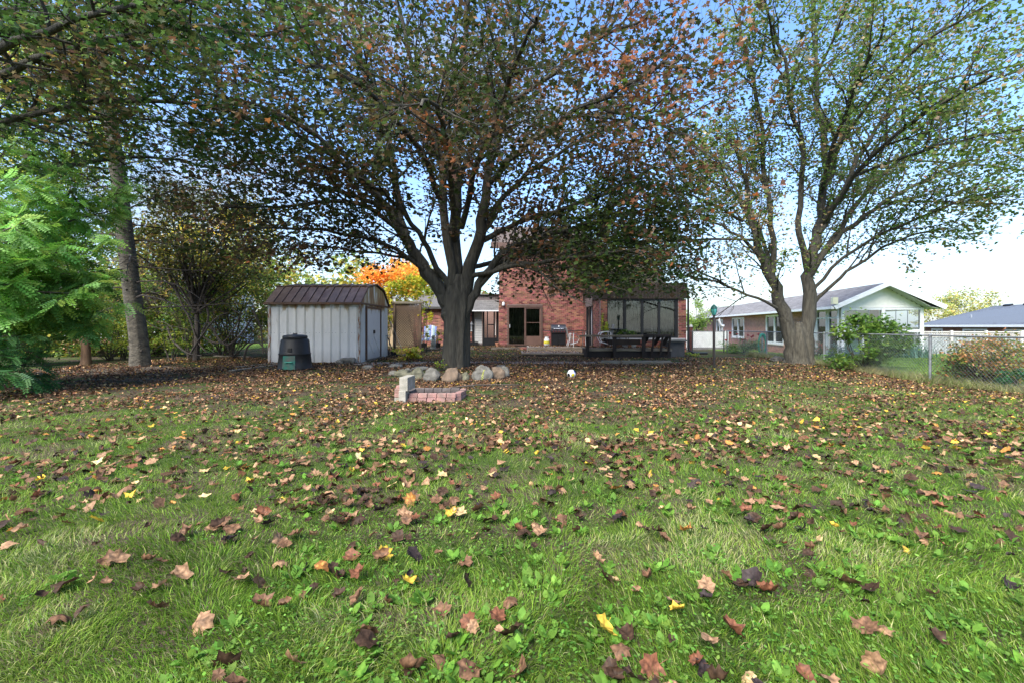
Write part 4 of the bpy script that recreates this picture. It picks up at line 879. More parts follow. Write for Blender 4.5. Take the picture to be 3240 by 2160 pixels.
# white ornament on the fence corner
orn = thing('garden_ornament', (10.25, 21.25, 1.05), 'white bird shaped garden ornament on the fence corner post', 'ornament')
ox, oy = place(2281, 21.2), 21.2
MB().tube([(ox - .06, oy, 1.62), (ox - .07, oy, 1.5), (ox - .03, oy, 1.36), (ox + .02, oy, 1.27), (ox + .1, oy, 1.24), (ox + .17, oy, 1.3)], [.02, .045, .04, .06, .07, .02], 10).build('body', WHITE, orn, smooth=True)
MB().tube([(ox - .06, oy, 1.56), (ox - .16, oy, 1.52)], [.03, .008], 8).build('beak', WHITE, orn); MB().tube([(ox + .05, oy, 1.22), (ox + .03, oy, 1.03)], .014, 6).build('leg', WHITE, orn)
hs_ = thing('garden_hose', (place(2410, 20), 20, .8), 'green garden hose coil standing behind the roses', 'hose')
m_ = MB()
for i in range(5):
    a = np.linspace(0, 2 * np.pi, 22); c_ = (place(2411, 20.0) + i * .02, 20 + i * .03, .42)
    m_.tube([(c_[0] + .16 * math.cos(t) + .03 * math.sin(3 * t + i), c_[1] + .05 * math.sin(t + i), c_[2] + .48 * math.sin(t)) for t in a], .022, 6)
m_.build('coil', pbr('hose_green', (.015, .26, .17), .4, .2, 9, 0), hs_, smooth=True)
MB().box(c_[0] - .03, c_[0] + .03, 20.1, 20.15, -.3, .95).build('stake', STEEL, hs_)

# white house behind the left shrubs
lh = thing('white_house', (-26, 31, 0), 'white sided house glimpsed through the foliage on the left', 'house')
WS = pbr('white_siding', (.72, .74, .76), .6, .06, 4, .05)
m_ = MB()
for i in range(17): m_.box(-33, -21, 30.0 + .0, 30.03 + .01 * (i % 2), .45 + i * .2, .45 + i * .2 + .185)
m_.build('siding', WS, lh, kind='stuff'); MB().box(-33, -21, 30.05, 36, -.2, 3.85).build('wall', WS, lh); MB().box(-33, -21, 29.98, 30.04, -.2, .44).build('brick_base', BRICKN, lh)
slab(lh, 'roof', (-33.5, 29.5, 3.8), (-20.5, 29.5, 3.8), (-20.5, 33, 5.3), (-33.5, 33, 5.3), .12, SG)
for a, b, lb in ((-24.6, -23.8, 0), (-22.9, -22.4, 1), (-28, -27, 0)):
    w_o = MB().box(a, b, 29.9, 29.99, 1.9, 3.1).build('window', WHITE, lh); MB().box(a + .08, b - .08, 29.885, 29.899, 1.98, 3.02).build('pane', pbr('dark_pane', (.05, .05, .055), .15, .1, 3, 0) if not lb else TERRA, w_o)
MB().box(-22.6, -21.2, 29.8, 29.96, .5, 1.6).build('shutter', TERRA, lh)
tb = thing('garden_swing', (-21, 26, 0), 'turquoise and red striped garden canopy behind the spruce trunk', 'canopy')
MB().rbox((-21.3, 26, 1.55), (4.2, 1.6, .09), (R(8), 0, 0)).build('canopy', pbr('turquoise_cloth', (.1, .5, .55), .8, .1, 3, 0), tb); MB().box(-23.3, -19.2, 25.1, 25.15, 1.05, 1.3).build('seat_back', pbr('red_cloth', (.5, .06, .05), .8, .1, 3, 0), tb)
for x_ in (-23.3, -19.3): MB().tube([(x_, 26, 0), (x_, 26, 1.5)], .04, 8).build('post', BLACKM, tb)
# ------------------------------------------------------------------ foliage machinery
def template(outline, z=None, ring=0):
    o = np.array(outline, float); k = len(o)
    if ring:
        V = np.vstack([[0, 0], o * .55, o]); Fc = []
        for i in range(k):
            j = (i + 1) % k; Fc += [(0, 1 + i, 1 + j), (1 + i, 1 + k + i, 1 + k + j), (1 + i, 1 + k + j, 1 + j)]
    else:
        V = np.vstack([[0, 0], o]); Fc = [(0, 1 + i, 1 + (i + 1) % k) for i in range(k)]
    return V, np.array(Fc)
half = [(.0, -.40), (.15, -.42), (.40, -.44), (.40, -.2), (.56, .04), (.38, .16), (.36, .40), (.16, .36)]
MAPLE_O = half + [(0, .60)] + [(-x, y) for x, y in half[1:][::-1]]
T_MAPLE = template(MAPLE_O); T_MAPLE2 = template(MAPLE_O, ring=1)
sh_ = [(0, -.4), (.42, -.38), (.26, -.1), (.52, .12), (.18, .14), (0, .58)]
T_MED = template(sh_ + [(-x, y) for x, y in sh_[1:-1][::-1]])
T_SMALL = template([(0, -.4), (.45, -.2), (.28, .1), (0, .55), (-.28, .1), (-.45, -.2)])
T_FIVE = template([(0, -.42), (.5, -.16), (.2, .5), (-.26, .48), (-.46, -.2)])
T_DIA = template([(0, -.5), (.5, -.1), (.06, .55), (-.45, .05)])
T_OVAL = template([(0, -.5), (.28, -.15), (.24, .2), (0, .5), (-.24, .2), (-.28, -.15)])
def rand_R(n_, tilt_m=0, tilt_s=.8):
    a = rng.random(n_) * 2 * np.pi; b = np.abs(rng.normal(tilt_m, tilt_s, n_)); c = rng.random(n_) * 2 * np.pi
    ca_, sa_, cb_, sb_, cc_, sc_ = np.cos(a), np.sin(a), np.cos(b), np.sin(b), np.cos(c), np.sin(c)
    z = np.zeros(n_); o = np.ones(n_)
    A = np.stack([ca_, -sa_, z, sa_, ca_, z, z, z, o], 1).reshape(-1, 3, 3)
    B = np.stack([o, z, z, z, cb_, -sb_, z, sb_, cb_], 1).reshape(-1, 3, 3)
    C = np.stack([cc_, -sc_, z, sc_, cc_, z, z, z, o], 1).reshape(-1, 3, 3)
    return A @ B @ C
def leaves_mesh(name, pos, Rm, size, col, T, mat, parent=None, kind='stuff', curl=.5, label=None, roll=0):
    TV, TF = T; n_ = len(pos); k = len(TV)
    a = rng.normal(0, curl, (n_, 1)); b = rng.normal(curl * .3, curl, (n_, 1)); c = rng.normal(0, curl, (n_, 1))
    x, y = TV[:, 0][None], TV[:, 1][None]
    L = np.empty((n_, k, 3)); L[:, :, 2] = a * x * x + b * y * y + c * x * y + .3 * curl * np.abs(x) * rng.normal(.6, .6, (n_, 1)); L[:, :, 0] = x * (1 - .35 * np.abs(a) * np.abs(x)); L[:, :, 1] = y * (1 - .35 * np.abs(b) * np.abs(y))
    if roll:
        th = rng.random((n_, 1)) * 6.28; kk = rng.normal(0, roll, (n_, 1)); kk = np.where(np.abs(kk) < .2, .2, np.clip(kk, -4.5, 4.5)); ct, st_ = np.cos(th), np.sin(th)
        p = ct * x + st_ * y; q = -st_ * x + ct * y; zz = (1 - np.cos(kk * p)) / kk; p2 = np.sin(kk * p) / kk; k2 = kk * .35 * rng.normal(0, 1, (n_, 1)) + .3
        L[:, :, 2] = zz + k2 * q * q * .6 + .12 * np.sin(p * 9 + th * 3) * np.abs(q); L[:, :, 0] = ct * p2 - st_ * q * .92; L[:, :, 1] = st_ * p2 + ct * q * .92
    V = np.einsum('nij,nkj->nki', Rm, L * np.asarray(size)[:, None, None]) + pos[:, None, :]
    Fc = (TF[None] + (np.arange(n_) * k)[:, None, None]).reshape(-1, 3)
    o = npmesh(name, V.reshape(-1, 3), Fc, mat, parent, np.repeat(col, k, 0)); return tag(o, label, None, None, kind)
def palette(pos, cols, wts, clump=.8, cs=1.0, jit=.22):
    n_ = len(pos); w = np.array(wts, float); w /= w.sum(); cum = np.cumsum(w)
    q = fbm(pos[:, 0] * cs + pos[:, 2] * .7 * cs + 13, pos[:, 1] * cs - pos[:, 2] * cs * .9 + 7)
    r_ = np.argsort(np.argsort(q)) / n_
    m = rng.random(n_); u = np.where(rng.random(n_) < clump, np.clip(r_ + rng.normal(0, .1, n_), 0, .9999), m)
    idx = np.minimum(np.searchsorted(cum, u), len(cols) - 1)
    c = np.array(cols)[idx]; return np.clip(c * np.exp(rng.normal(0, jit, (n_, 1))) * (1 + rng.normal(0, .06, (n_, 3))), .003, .95)

class Grow:
    def __init__(s): s.twigs = []; s.tips = []; s.nodes = []
    def wander(s, p, d, L, k, wob, up):
        pts = [p.copy()]; d = d.normalized(); q = p.copy()
        for i in range(k):
            d = (d + Vector((random.gauss(0, wob), random.gauss(0, wob), random.gauss(0, wob) + up))).normalized(); q = q + d * (L / k); pts.append(q)
        return pts
    def spawn(s, pts, rads, cfg, lvl=0):
        c = cfg[lvl]; acc = 0; seg = [(pts[i + 1] - pts[i]).length for i in range(len(pts) - 1)]; tot = sum(seg); n_ = max(1, int(tot * c['n'] + random.random()))
        az = random.random() * 6.28
        for j in range(n_):
            t = c['t0'] + (1 - c['t0']) * (j + random.random()) / n_; D_ = t * tot; i = 0
            while i < len(seg) - 1 and D_ > seg[i]: D_ -= seg[i]; i += 1
            f = min(1, D_ / max(seg[i], 1e-6)); p = pts[i].lerp(pts[i + 1], f); r = rads[i] * (1 - f) + rads[i + 1] * f
            tan = (pts[i + 1] - pts[i]).normalized(); u = tan.orthogonal().normalized(); v = tan.cross(u); az += 2.4 + random.gauss(0, .4)
            side = u * math.cos(az) + v * math.sin(az)
            th = R(random.uniform(*c['ang'])); d = tan * math.cos(th) + side * math.sin(th); d.z += c.get('up', 0); d.z *= c.get('flat', 1); d.normalize()
            L = random.uniform(*c['len']) * (1 - c.get('tap', .4) * t)
            k = c.get('k', 4); r0 = min(r * .6, c['r']); sp_ = s.wander(p, d, L, k, c.get('wob', .12), c.get('g', 0))
            rr = [r0 * (1 - .8 * a / k) for a in range(k + 1)]
            if lvl + 1 < len(cfg): s.twigs.append((sp_, rr, 5 if lvl == 0 else 4)); s.spawn(sp_, rr, cfg, lvl + 1)
            else: s.twigs.append((sp_, rr, 3)); s.tips.append(sp_)
    def leafpos(s, per, spread, zmin=-99, keep=None):
        out = []
        for tp in s.tips:
            k = len(tp) - 1
            for j in range(per):
                t = random.random() ** .8 * k; i = min(int(t), k - 1); p = tp[i].lerp(tp[i + 1], t - i); out.append((p.x, p.y, p.z))
        a = np.array(out) + rng.normal(0, spread, (len(out), 3)) - np.array([0, 0, spread * .5]); a = a[a[:, 2] > zmin]
        return a if keep is None else a[keep(a)]
    def mesh(s, name, mat, parent, kind='stuff'):
        m_ = MB()
        for p, r, k in s.twigs: m_.tube(p, r, k, cap=False)
        return m_.build(name, mat, parent, smooth=True, kind=kind)
def smooth_path(pts, sub=3):
    P_ = [Vector(p) for p in pts]; out = []
    for i in range(len(P_) - 1):
        p0, p1, p2, p3 = P_[max(i - 1, 0)], P_[i], P_[i + 1], P_[min(i + 2, len(P_) - 1)]
        for j in range(sub):
            t = j / sub; out.append(.5 * ((2 * p1) + (p2 - p0) * t + (2 * p0 - 5 * p1 + 4 * p2 - p3) * t * t + (3 * p1 - p0 - 3 * p2 + p3) * t ** 3))
    return out + [P_[-1]]
def limb(parent, g, pix, r0, r1, cfg, name='limb', mat=None, sides=10):
    pts = smooth_path([q if isinstance(q, Vector) else P(*q) for q in pix]); n_ = len(pts); pw = .8
    pts = [pts[0]] + [p + Vector((random.gauss(0, 1), random.gauss(0, 1), random.gauss(0, .6))) * .035 for p in pts[1:]]
    rr = [r0 + (r1 - r0) * (i / (n_ - 1)) ** pw for i in range(n_)]
    MB().tube(pts, rr, sides, cap=False).build(name, mat or BARK, parent, smooth=True)
    g.spawn(pts[n_ // 5:], rr[n_ // 5:], cfg); return pts, rr
def trunk(parent, pts, rads, mat, ridge=.05, k=40, name='trunk', lobes=7):
    """pts [(x,y,z)], ridged trunk"""
    pts = smooth_path(pts, 6); n_ = len(pts); rr = np.interp(np.linspace(0, 1, n_), np.linspace(0, 1, len(rads)), rads); V = []; Fc = []
    for i, p in enumerate(pts):
        for j in range(k):
            a = 2 * math.pi * j / k
            d = 1 + ridge * mnoise.noise(Vector((math.cos(a) * 2.2, math.sin(a) * 2.2, p.z * .6))) * 2 + ridge * .55 * math.sin(a * lobes + p.z * .8 + math.sin(p.z * 2)) + ridge * .35 * mnoise.noise(Vector((math.cos(a) * 9, math.sin(a) * 9, p.z * 1.2)))
            if i < 5: d += .16 * (1 - i / 5) ** 2 * (.6 + .6 * math.sin(a * 5 + 1))
            V.append((p.x + math.cos(a) * rr[i] * d, p.y + math.sin(a) * rr[i] * d, p.z))
    for i in range(n_ - 1):
        for j in range(k): Fc.append((i * k + j, i * k + (j + 1) % k, (i + 1) * k + (j + 1) % k, (i + 1) * k + j))
    return npmesh(name, V, Fc, mat, parent, smooth=True)

CFG = [dict(n=2.3, len=(1.6, 3.2), ang=(30, 60), t0=.1, r=.036, up=.12, k=5, wob=.13, g=.02),
       dict(n=4.2, len=(.7, 1.35), ang=(35, 70), t0=.1, r=.018, up=.0, k=3, wob=.18, g=.01),
       dict(n=4.6, len=(.3, .65), ang=(30, 70), t0=.1, r=.005, up=-.05, k=1, wob=.2, g=-.04)]
# ---- central maple
D1 = 13.0
t1 = thing('maple_tree', (-1.65, 13, 0), 'big old maple with ridged forking trunk in the centre of the yard', 'tree')
trunk(t1, [(-1.68, D1, -.12), (-1.67, D1, .3), (-1.64, D1, .9), (-1.62, D1, 1.5), (-1.6, D1, 2.1), (-1.58, D1, 2.75)], [.40, .385, .37, .37, .38, .20], BARK, ridge=.10)
G1 = Grow()
L1 = [([(1432, 1010, 13), (1412, 950, 13), (1372, 890, 13), (1320, 815, 13), (1283, 745, 12.8), (1225, 660, 12.6), (1170, 590, 12.4), (1060, 500, 12), (950, 430, 11.6), (830, 350, 11)], .27, .028),
      ([(1285, 745, 12.8), (1262, 650, 12.9), (1246, 540, 13), (1215, 400, 13.1), (1165, 270, 13.2), (1115, 120, 13.2), (1080, -60, 13)], .13, .045),
      ([(1425, 920, 12.9), (1385, 850, 12.7), (1335, 760, 12.3), (1290, 690, 12), (1210, 610, 11.5), (1110, 560, 11), (990, 520, 10.4)], .10, .03),
      ([(1446, 1000, 13.05), (1443, 920, 13.1), (1440, 800, 13.2), (1446, 650, 13.3), (1446, 500, 13.4), (1452, 340, 13.5), (1470, 180, 13.6), (1480, -20, 13.6), (1490, -250, 13.6)], .25, .045),
      ([(1430, 900, 12.9), (1405, 700, 12.8), (1400, 560, 12.6), (1378, 430, 12.4), (1330, 290, 12.2), (1290, 150, 12), (1240, -40, 11.8)], .15, .045),
      ([(1455, 1000, 13), (1472, 920, 13), (1505, 800, 12.9), (1525, 700, 12.8), (1540, 590, 12.7), (1560, 470, 12.6), (1590, 330, 12.5), (1620, 180, 12.4), (1650, 0, 12.3)], .25, .04),
      ([(1462, 1010, 12.95), (1490, 945, 12.9), (1535, 880, 12.8), (1590, 800, 12.6), (1660, 765, 12.3), (1760, 735, 12), (1900, 700, 11.7), (2040, 665, 11.5)], .16, .022),
      ([(1530, 760, 12.9), (1610, 720, 12.6), (1720, 680, 12.2), (1830, 650, 12), (1960, 590, 11.6), (2080, 520, 11.2)], .09, .03),
      ([(1530, 730, 12.9), (1600, 620, 13.1), (1720, 520, 13.3), (1850, 440, 13.4), (1990, 380, 13.4)], .10, .03),
      ([(1545, 580, 12.7), (1640, 480, 11.8), (1780, 380, 10.8), (1930, 300, 9.6), (2040, 240, 8.6), (2120, 190, 7.6)], .10, .03),
      ([(1440, 760, 13.1), (1430, 600, 11.8), (1420, 480, 10.4), (1400, 380, 9), (1370, 330, 7.8), (1330, 330, 7.0)], .10, .025),
      ([(1460, 720, 13.2), (1500, 560, 11.8), (1560, 400, 10.2), (1620, 250, 8.8), (1660, 120, 7.8), (1690, 60, 7)], .10, .025),
      ([(1400, 640, 12.8), (1330, 480, 11.4), (1230, 350, 10), (1100, 250, 8.8), (960, 200, 7.8)], .09, .025),
      ([(1445, 600, 13.3), (1500, 450, 14.5), (1600, 350, 16), (1700, 300, 17.2)], .10, .03),
      ([(1440, 620, 13.3), (1380, 480, 14.8), (1260, 400, 16.4), (1150, 380, 17.6)], .10, .03),
      ([(1470, 860, 13.1), (1560, 830, 14.2), (1700, 800, 15.4), (1850, 800, 16.2), (1960, 820, 16.8)], .09, .03),
      ([(1480, 880, 13), (1600, 850, 12), (1720, 830, 11.4), (1850, 810, 11), (2000, 790, 10.9)], .08, .025),
      ([(1285, 745, 12.8), (1150, 650, 12), (1000, 640, 11.4), (840, 660, 11), (690, 650, 10.6)], .08, .02),
      ([(1225, 660, 12.6), (1060, 600, 13), (880, 560, 13.5), (700, 520, 14)], .08, .02),
      ([(1205, 630, 12.5), (1000, 430, 11), (800, 330, 10.2), (640, 300, 9.6)], .08, .02),
      ([(1390, 890, 13), (1250, 790, 12.4), (1080, 740, 11.8), (900, 720, 11.4), (760, 730, 11)], .07, .02),
      ([(1595, 330, 12.5), (1750, 230, 11), (1900, 120, 9.6), (2050, 60, 8.4)], .08, .02),
      ([(1850, 340, 10.2), (1980, 360, 9.4), (2100, 400, 8.7), (2190, 440, 8.1)], .06, .02),
      ([(1850, 440, 13.4), (2000, 500, 12.6), (2150, 560, 11.8)], .06, .02),
      ([(1160, 280, 13.2), (1000, 150, 12.4), (850, 60, 11.6), (720, 0, 11)], .07, .02),
      ([(1500, 930, 12.9), (1570, 850, 12.3), (1680, 830, 11.8), (1800, 850, 11.4), (1900, 880, 11.2)], .07, .015),
      ([(1530, 880, 12.8), (1640, 800, 13), (1790, 780, 13.4), (1930, 790, 13.8), (2060, 820, 14.2)], .07, .015),
      ([(1590, 800, 12.6), (1750, 770, 13), (1880, 740, 13), (2000, 730, 13), (2120, 760, 13)], .06, .015),
      ([(1760, 735, 12), (1850, 760, 11.8), (1960, 800, 11.5), (2050, 850, 11.3)], .05, .015),
      ([(1720, 680, 12.2), (1850, 690, 12.6), (1980, 670, 13), (2100, 690, 13.4)], .05, .015),
      ([(1400, 880, 13), (1310, 830, 12.9), (1200, 800, 12.7), (1080, 790, 12.4), (960, 770, 12)], .05, .02)]
for px_, a, b in L1: limb(t1, G1, px_, a, b, CFG)
G1.mesh('branches', BARK, t1)
lp1 = G1.leafpos(5, .10, 2.0)
ppx = lp1[:, 0] / lp1[:, 1]
m = ~((lp1[:, 2] < 2.75) & ((lp1[:, 0] < -.9)) & (rng.random(len(lp1)) < .93)); lp1 = lp1[m]
print('tree1 leaves', len(lp1), 'twigs', len(G1.twigs))
c1 = palette(lp1, [(.035, .055, .014), (.05, .065, .018), (.075, .068, .024), (.10, .062, .032), (.15, .08, .04), (.22, .14, .08), (.26, .10, .035)], [26, 26, 18, 16, 9, 4, 1], .75, .9)
c1g = palette(lp1, [(.035, .06, .014), (.055, .095, .02), (.10, .15, .03), (.12, .09, .035)], [5, 5, 3, 1], .6, .8); gm = (lp1[:, 0] > 1.2) & (lp1[:, 2] < 5.2) & (rng.random(len(lp1)) < .8); c1[gm] = c1g[gm]
rm = (lp1[:, 0] / lp1[:, 1] > .2) & (lp1[:, 1] < 10.5) & (rng.random(len(lp1)) < .34); c1[rm] = palette(lp1[rm], [(.16, .075, .038), (.26, .10, .045), (.30, .19, .12), (.34, .11, .03)], [5, 2.5, 2, .6], .5, 1)
for k_, T_ in ((lp1[:, 1] < 9.8, T_MED), (lp1[:, 1] >= 9.8, T_FIVE)): leaves_mesh('foliage', lp1[k_], rand_R(k_.sum(), .2, .75), rng.uniform(.085, .14, k_.sum()), c1[k_], T_, LEAF, t1, curl=.8, roll=1.4)
# ---- right maple
t2 = thing('maple_tree', (9.75, 15, 0), 'green maple forking into two low stems beside the right chain link fence', 'tree')
D2 = 15.0
trunk(t2, [P(2530, 1156, D2), P(2530, 1125, D2), P(2528, 1090, D2), P(2527, 1060, D2), P(2527, 1020, D2)], [.50, .41, .37, .30, .10], BARK, ridge=.09)
G2 = Grow(); CFG2 = [dict(CFG[0], n=2.3, up=.2, ang=(25, 50), len=(1.5, 2.8)), dict(CFG[1], n=3.6, ang=(25, 60), up=.08), dict(CFG[2], n=4.0)]
L2 = [([(2514, 1150, 15), (2508, 1090, 15), (2478, 985, 15), (2455, 910, 15), (2415, 830, 15), (2392, 750, 15), (2372, 650, 15), (2350, 540, 15), (2300, 420, 15)], .29, .035),
      ([(2545, 1150, 15), (2550, 1085, 15), (2556, 1000, 15), (2560, 900, 15), (2566, 830, 15), (2590, 730, 15.1), (2606, 620, 15.2), (2612, 500, 15.3), (2590, 340, 15.4), (2580, 180, 15.5), (2570, 0, 15.6)], .29, .045),
      ([(2440, 880, 15), (2450, 760, 14.8), (2425, 600, 14.6), (2410, 420, 14.4), (2380, 240, 14.2), (2340, 60, 14)], .14, .04),
      ([(2562, 880, 15), (2530, 740, 14.7), (2535, 600, 14.4), (2530, 430, 14.1), (2490, 260, 13.8), (2450, 80, 13.5)], .15, .04),
      ([(2566, 870, 15), (2620, 790, 14.8), (2700, 710, 14.6), (2800, 640, 14.3), (2930, 570, 14), (3080, 500, 13.6)], .14, .035),
      ([(2575, 830, 15), (2660, 720, 15.2), (2750, 600, 15.4), (2850, 500, 15.6), (2960, 400, 15.8), (3080, 310, 16)], .13, .035),
      ([(2590, 740, 15), (2660, 620, 15), (2720, 500, 14.8), (2800, 370, 14.6), (2880, 240, 14.4), (2960, 100, 14.2)], .12, .035),
      ([(2600, 640, 15.2), (2640, 500, 15.6), (2690, 350, 16), (2720, 200, 16.4), (2750, 40, 16.8)], .12, .04),
      ([(2575, 960, 15), (2640, 900, 14.7), (2710, 840, 14.3), (2800, 780, 13.8), (2900, 740, 13.3), (3000, 720, 12.9)], .085, .02),
      ([(2470, 980, 15), (2400, 945, 14.8), (2300, 905, 14.5), (2200, 880, 14.2), (2110, 870, 14)], .07, .02),
      ([(2410, 820, 15), (2340, 750, 15), (2250, 700, 15), (2150, 660, 15)], .09, .02),
      ([(2395, 760, 15), (2330, 620, 14.6), (2240, 500, 14.2), (2160, 420, 14)], .09, .02),
      ([(2594, 720, 15.1), (2700, 560, 13.6), (2830, 430, 12), (2980, 330, 10.6), (3130, 250, 9.4)], .11, .03),
      ([(2600, 600, 15.1), (2650, 420, 13.6), (2720, 250, 12.2), (2800, 80, 11)], .11, .03),
      ([(2560, 800, 15), (2600, 680, 16.4), (2680, 600, 17.8), (2780, 540, 19)], .10, .03),
      ([(2570, 930, 15), (2630, 850, 14.7), (2760, 760, 13.8), (2900, 690, 12.6), (3060, 630, 11.6), (3200, 600, 10.8)], .08, .02),
      ([(2450, 860, 15), (2400, 720, 16.5), (2330, 600, 18), (2260, 500, 19)], .10, .03)]
L2 += [([(2700, 560, 13.6), (2900, 480, 11.6), (3100, 430, 10), (3300, 400, 9)], .06, .02), ([(2640, 480, 13.9), (2850, 200, 12), (3050, 60, 10.5), (3250, -60, 9.5)], .07, .02),
       ([(2800, 640, 14.3), (3000, 640, 12.5), (3200, 650, 11)], .05, .02), ([(2690, 350, 16), (2950, 260, 14), (3150, 220, 12.5), (3350, 180, 11)], .06, .02),
       ([(2300, 905, 14.5), (2180, 850, 13.8), (2060, 830, 13.2), (1960, 840, 12.8)], .04, .015), ([(2400, 760, 15), (2250, 760, 14), (2120, 760, 13.4), (1990, 740, 13)], .06, .02),
       ([(2350, 700, 15), (2240, 640, 13.6), (2120, 600, 12.6)], .06, .02), ([(2850, 500, 15.6), (3050, 520, 14.6), (3250, 540, 13.4)], .05, .02), ([(2560, 300, 15), (2640, 120, 13.6), (2720, -60, 12.4)], .07, .02), ([(2470, 200, 13.8), (2430, 60, 12.6), (2400, -120, 11.6)], .06, .02)]
for px_, a, b in L2: limb(t2, G2, px_, a * (.78 if a < .2 else 1), b, CFG2)
G2.mesh('branches', BARK, t2)
lp2 = G2.leafpos(8, .11, 2.1); print('tree2 leaves', len(lp2))
c2 = palette(lp2, [(.085, .16, .03), (.12, .19, .035), (.15, .18, .05), (.21, .20, .08), (.27, .17, .09), (.36, .27, .17)], [28, 24, 18, 14, 9, 5], .5, .6)
leaves_mesh('foliage', lp2, rand_R(len(lp2), .2, .7), rng.uniform(.075, .125, len(lp2)), c2, template([(0, -.5), (.5, -.15), (.1, .6), (-.45, .1)]), LEAF, t2, curl=.7)
# ---- maple whose trunk stands off to the left
t3 = thing('maple_tree', (-13.5, 8.5, 0), 'dark green and brown maple boughs hanging in from the upper left', 'tree')
trunk(t3, [(-13.5, 8.5, -.1), (-13.5, 8.5, 1.5), (-13.4, 8.5, 3), (-13.3, 8.5, 4.6)], [.36, .32, .3, .2], BARK)
G3 = Grow()
for px_ in ([Vector((-13.4, 8.5, 3.5)), (-250, 480, 8.6), (50, 380, 8.8), (330, 320, 9), (600, 330, 9.2), (800, 380, 9.4)], [Vector((-13.4, 8.5, 4.0)), (-250, 330, 8.5), (30, 220, 8.4), (300, 130, 8.2), (560, 90, 8.2), (830, 100, 8.4), (1050, 60, 8.8)],
            [Vector((-13.3, 8.5, 4.4)), (-300, 200, 8.8), (-50, 60, 9.2), (200, -20, 9.6), (450, -60, 9.8)], [Vector((-13.4, 8.5, 3.8)), (-200, 380, 9.2), (100, 260, 10), (400, 210, 10.6), (680, 230, 11), (900, 280, 11.2)],
            [Vector((-13.4, 8.5, 4.2)), (-200, 260, 8), (60, 130, 7.6), (330, 40, 7.4), (600, 10, 7.4), (860, -20, 7.6)], [Vector((-13.4, 8.5, 3.2)), (-100, 560, 10), (200, 520, 11), (480, 500, 12), (700, 540, 12.6)],
            [Vector((-13.4, 8.5, 4)), (-100, 420, 10.6), (200, 380, 11.6), (500, 380, 12.4), (780, 430, 13)], [Vector((-13.4, 8.5, 4.6)), (-100, 150, 10), (250, 60, 10.6), (600, 120, 11), (880, 160, 11.4)]):
    limb(t3, G3, px_, .10, .02, [dict(CFG[0], n=2.6, len=(1.0, 2.2)), dict(CFG[1], n=4), dict(CFG[2], n=4.4)])
G3.mesh('branches', BARK, t3)
lp3 = G3.leafpos(7, .09, 3.0); print('tree3 leaves', len(lp3))
c3 = palette(lp3, [(.035, .075, .018), (.06, .115, .024), (.10, .15, .035), (.11, .09, .04), (.17, .11, .065), (.30, .2, .06)], [30, 28, 20, 12, 6, .5], .6, .8)
leaves_mesh('foliage', lp3, rand_R(len(lp3), .2, .75), rng.uniform(.09, .15, len(lp3)), c3, T_MED, LEAF, t3, curl=.8, roll=1.2)
# ---- spruce
t4 = thing('spruce_tree', (-11.5, 13.7, 0), 'tall leaning spruce with straight knotted trunk and bare lower boughs on the left', 'tree')
TP = [P(446, 1166, 13.7), P(437, 1060, 13.7), P(415, 900, 13.7), P(395, 740, 13.7), P(375, 560, 13.7), P(352, 400, 13.7), P(320, 180, 13.7), P(295, 0, 13.7), P(270, -260, 13.7)]
trunk(t4, TP, [.27, .235, .225, .21, .2, .185, .165, .14, .1], BARK2, ridge=.025)
kn = MB()
for i in range(46):
    t = random.random() ** 1.1 * 6.4; i0 = int(t); p = Vector(TP[i0]).lerp(Vector(TP[i0 + 1]), t - i0); a = random.uniform(2.6, 6.8); r = .245 - .02 * t
    d = Vector((math.cos(a), math.sin(a), .1)); kn.tube([p + d * (r - .05), p + d * (r + .02), p + d * (r + .05)], [.045, .035, .015], 7)
kn.build('branch_stubs', TWIG, t4, kind='stuff')
G4 = Grow()
for i in range(60):
    t = 1.5 + 6.3 * i / 60; i0 = int(t); p = Vector(TP[i0]).lerp(Vector(TP[i0 + 1]), t - i0); a = i * 2.4 + random.random(); L = random.uniform(1.8, 3.6)
    L *= 1.35 if math.cos(a) > 0 else 1; d = Vector((math.cos(a), math.sin(a), .18)); pts = G4.wander(p, d, L, 7, .08, -.085); rr = [.028 * (1 - .85 * q / 7) for q in range(8)]
    G4.twigs.append((pts, rr, 5)); G4.spawn(pts, rr, [dict(n=5.5, len=(.5, 1.3), ang=(40, 75), t0=.15, r=.008, up=-.25, k=4, wob=.22, g=-.08), dict(n=5, len=(.15, .45), ang=(30, 70), t0=.1, r=.004, up=-.1, k=2, wob=.25, g=-.05)])
G4.mesh('boughs', TWIG, t4)
lp4 = G4.leafpos(9, .06, 5.0, lambda a: (fbm(a[:, 0] * .7, a[:, 2] * .7) > .46)); print('spruce', len(lp4))
c4 = palette(lp4, [(.05, .11, .06), (.075, .15, .08), (.03, .07, .04)], [4, 3, 3], .5, 1)
leaves_mesh('needles', lp4, rand_R(len(lp4), .8, .7), rng.uniform(.05, .10, len(lp4)), c4, template([(0, -.5), (.1, 0), (0, .5), (-.1, 0)]), LEAF, t4, curl=.3)

